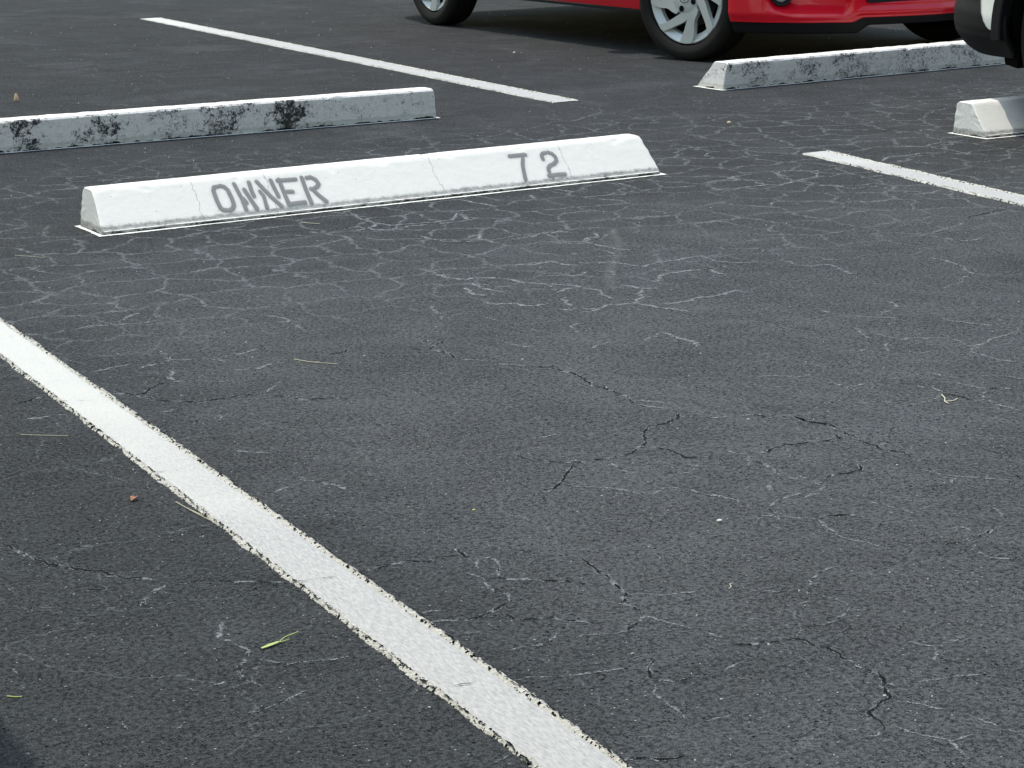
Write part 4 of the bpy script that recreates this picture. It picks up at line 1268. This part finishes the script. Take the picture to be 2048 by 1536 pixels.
stalk('twig', [[(2.694, 3.062), (2.683, 3.040), (2.667, 3.022), (2.661, 3.004)], [(2.668, 3.021), (2.685, 3.018), (2.703, 3.027)]], .0011, M_TWIG, 'pale Y-shaped twig alone on the asphalt', 'twig')
stalk('grass_stem', [[(1.789, 4.014), (1.806, 3.972), (1.830, 3.945), (1.846, 3.924)], [(1.812, 3.965), (1.822, 3.962)]], .0011, M_STRAW, 'thin curved dry grass stem right of the near white line', 'grass stem')
stalk('straw', [[(1.129, 3.756), (1.165, 3.729), (1.201, 3.701)]], .0009, M_STRAW, 'straight thin straw left of the near white line', 'straw')
stalk('straw', [[(1.666, 5.476), (1.695, 5.443), (1.72, 5.405)]], .0009, M_STRAW, 'short faint straw before the left end of the stencilled stop', 'straw')
stalk('straw', [[(2.489, 5.500), (2.503, 5.468), (2.523, 5.445)]], .0014, M_STRAW, 'curved pale straw below the word on the stencilled stop', 'straw')
stalk('straw', [[(.725, 2.552), (.733, 2.546), (.741, 2.542)]], .0010, M_GREEN, 'tiny yellow straw near the shaded corner', 'straw')
stalk('fibre', [[(1.722, 2.391), (1.731, 2.398), (1.736, 2.408), (1.742, 2.409)]], .0007, M_TWIG, 'tiny white curled fibre among the cracks', 'fibre')
stalk('straw', [[(1.214, 3.215), (1.217, 3.16), (1.223, 3.09)], [(1.216, 3.17), (1.223, 3.12)]], .0010, M_STRAW, 'brownish straw caught along the rim of the near white line', 'straw')

def blade(name, pts, widths, mat, label, cat, curl=.3, stem=None):
    """a small leaf along pts with a lifted, curled blade"""
    o0 = Vector((*pts[0], 0)); bm = bmesh.new(); rows = []
    P = [Vector((p[0]-o0.x, p[1]-o0.y, p[2] if len(p) > 2 else .002)) for p in pts]
    C_ = curve(P, 5)
    for i, p in enumerate(C_):
        f = i/(len(C_)-1)*(len(widths)-1); k = min(int(f), len(widths)-2); w = widths[k]+(widths[k+1]-widths[k])*(f-k)
        t = (C_[min(i+1, len(C_)-1)]-C_[max(i-1, 0)]).normalized(); s = t.cross(Vector((0, 0, 1))).normalized()
        rows.append([bm.verts.new(p+s*(w*u)+Vector((0, 0, abs(u)*w*curl+.0006))) for u in (-1, -.5, 0, .5, 1)])
    for a, b in zip(rows, rows[1:]):
        for j in range(4): bm.faces.new((a[j], a[j+1], b[j+1], b[j]))
    if stem:
        for ln in stem: tube(bm, curve([Vector((p[0]-o0.x, p[1]-o0.y, p[2])) for p in ln]), .0009, .0005)
    o = obj_bm(name, bm, mat, None, smooth=True); o.location = (o0.x, o0.y, 0)
    o.modifiers.new('thickness', 'SOLIDIFY').thickness = .0004
    return tag(o, label, cat)
blade('leaf', [(1.064, 2.531), (1.078, 2.535), (1.094, 2.541)], [.0016, .0035, .0018], M_GREEN, 'yellow-green leaf scrap with forked stem left of the near white line', 'leaf', .3,
      [[(1.094, 2.541, .002), (1.106, 2.549, .004), (1.122, 2.551, .006), (1.127, 2.553, .007)], [(1.092, 2.540, .002), (1.102, 2.541, .002), (1.109, 2.541, .003)]])
blade('leaf', [(1.153, 3.255), (1.160, 3.262), (1.166, 3.272)], [.001, .0062, .002], M_BROWN, 'small curled reddish-brown leaf left of the near white line', 'leaf', .9)
# a dry leaf standing like a little cone
bm = bmesh.new(); n = 14; rings = []
for r, z in ((.0175, .0005), (.014, .012), (.0095, .022), (.005, .030), (.002, .033)):
    rings.append([bm.verts.new((r*(1+.15*nz(k, z*90, 3, .9))*math.cos(R(20+250*k/n)), r*.8*math.sin(R(20+250*k/n)), z+.003*nz(k, r*100, 1, .8)*(z > .001))) for k in range(n)])
for a, b in zip(rings, rings[1:]):
    for k in range(n-1): bm.faces.new((a[k], a[k+1], b[k+1], b[k]))
cone = obj_bm('leaf', bm, M_TAN, None, smooth=True); cone.location = (2.736, 8.826, 0); cone.rotation_euler = (0, 0, R(-160))
cone.modifiers.new('thickness', 'SOLIDIFY').thickness = .001
tag(cone, 'curled tan leaf standing like a cone behind the mildewed stop', 'leaf')

def pebble(loc, r, mat, label, seed, flat=.6, group=None):
    bm = bmesh.new(); bmesh.ops.create_icosphere(bm, subdivisions=3, radius=r)
    for v in bm.verts:
        k = 1+.35*fbm(v.co.x/r, v.co.y/r, v.co.z/r+seed, .8, 3)
        v.co = Vector((v.co.x*k*1.15, v.co.y*k, v.co.z*k*flat))
    o = obj_bm('pebble', bm, mat, None, smooth=True); o.location = (loc[0], loc[1], r*flat*.8)
    return tag(o, label, 'pebble', group)
pebble((1.893, 2.655), .0042, M_STONE, 'lone white pebble in the middle of the near asphalt', 1)
pebble((4.658, 6.493), .0075, plain('buff_stone', (.52, .42, .30), .9, vary=.25), 'buff pebble on the asphalt behind the stencilled stop', 2, .8)
pebble((3.19, 6.24), .006, M_STONE, 'white chip on the asphalt between the stencilled stop and the mildewed stop', 3)
pebble((1.60, 2.915), .0022, plain('yellow_grain', (.60, .56, .25), .9), 'yellowish grain lodged in a crack', 4)
pebble((5.36, 9.26), .0065, M_STONE, 'white chip in the open asphalt left of the red car', 5)

# loose pale grit
bm = bmesh.new(); rng = random.Random(11)
for i in range(620):
    y = 1.8+rng.random()**1.5*10.5; x = y*(.30+.80*rng.random())
    r = .0007+.0011*rng.random()**2+.00010*y
    if .0 < (x-(1.106+.046*(y+.6))) < .0: continue
    M_ = Matrix.Translation((x, y, r*.5)) @ Matrix.Rotation(rng.random()*6, 4, Vector((rng.random(), rng.random(), rng.random()+.1)).normalized())
    bmesh.ops.create_icosphere(bm, subdivisions=1, radius=r, matrix=M_ @ Matrix.Diagonal((1.3, .9, .7, 1)))
tag(obj_bm('grit', bm, M_GRIT), 'loose pale grit sprinkled over the asphalt', 'grit', kind='stuff')

# ------------------------------------------------------------------ unseen roof added beside the camera only to shade the lower left corner
cp = empty('added_shade_roof', (-1.6, -1.2, 0))
tag(cp, 'unseen roof on posts, added so that its edge shades the lower left corner', 'added_shade_roof')
M_ADDED_ROOF = plain('grey_added_roof', (.40, .41, .42), .5, metal=.3, vary=.1)
bm = bmesh.new()
n = 60
lo, hi = -2.4, 1.963
out = []
for i in range(n+1):
    x = lo+(hi-lo)*i/n; z = 2.42+.018*math.cos(i*math.pi)
    out.append((x, z))
A = [bm.verts.new((x, -4, z)) for x, z in out]; B = [bm.verts.new((x, 4.55, z)) for x, z in out]
A2 = [bm.verts.new((x, -4, z+.012)) for x, z in out]; B2 = [bm.verts.new((x, 4.55, z+.012)) for x, z in out]
for i in range(n):
    bm.faces.new((A[i], A[i+1], B[i+1], B[i])); bm.faces.new((A2[i], B2[i], B2[i+1], A2[i+1]))
    bm.faces.new((A[i], A2[i], A2[i+1], A[i+1])); bm.faces.new((B[i], B[i+1], B2[i+1], B2[i]))
bm.faces.new((A[0], B[0], B2[0], A2[0])); bm.faces.new((A[-1], A2[-1], B2[-1], B[-1]))
obj_bm('shade_sheet', bm, M_ADDED_ROOF, cp)
for x in (-2.2, .3):
    for y in (-3.6, 3.9 if x < 0 else .4):
        bm = bmesh.new()
        bmesh.ops.create_cone(bm, cap_ends=True, segments=24, radius1=.045, radius2=.045, depth=2.40, matrix=Matrix.Translation((x, y, 1.20)))
        bmesh.ops.create_cone(bm, cap_ends=True, segments=24, radius1=.09, radius2=.08, depth=.02, matrix=Matrix.Translation((x, y, .012)))
        obj_bm('added_post', bm, M_ADDED_ROOF, cp)

# ------------------------------------------------------------------ light
SUN = Vector((-.135, .27, 1.0)).normalized()
sun = bpy.data.lights.new('sun', 'SUN'); sun.energy = 2.2; sun.angle = R(.53); sun.color = (1, .945, .845)
so = link(bpy.data.objects.new('sun', sun)); so.location = (0, 0, 20)
so.rotation_euler = SUN.to_track_quat('Z', 'Y').to_euler()
W = bpy.data.worlds.new('World'); SC.world = W; W.use_nodes = True
nt = W.node_tree; sky = nt.nodes.new('ShaderNodeTexSky'); sky.sky_type = 'NISHITA'; sky.sun_disc = False
sky.sun_elevation = math.asin(SUN.z); sky.sun_rotation = math.atan2(SUN.x, SUN.y)
sky.air_density = 2.6; sky.dust_density = 2.4; sky.ozone_density = 3.0
nt.links.new(sky.outputs[0], nt.nodes['Background'].inputs[0]); nt.nodes['Background'].inputs[1].default_value = .15

# ------------------------------------------------------------------ camera
cam = bpy.data.cameras.new('camera'); co = link(bpy.data.objects.new('camera', cam))
r_ = Vector((0.86509431, -0.50136247, -0.01573255)); u_ = Vector((0.13621158, 0.20461444, 0.96931901)); f_ = Vector((0.48276106, 0.84069531, -0.24530217))
mw = Matrix((( r_.x, u_.x, -f_.x, 0), (r_.y, u_.y, -f_.y, 0), (r_.z, u_.z, -f_.z, 1.0478), (0, 0, 0, 1)))
co.matrix_world = mw
cam.sensor_width = 36; cam.lens = 36*4371.7/2048; cam.clip_end = 1000; cam.clip_start = .05
SC.camera = co
SC.view_settings.view_transform = 'Standard'; SC.view_settings.look = 'None'
SC.view_settings.exposure = .38; SC.view_settings.gamma = 1
SC.cycles.max_bounces = 6; SC.cycles.transparent_max_bounces = 12
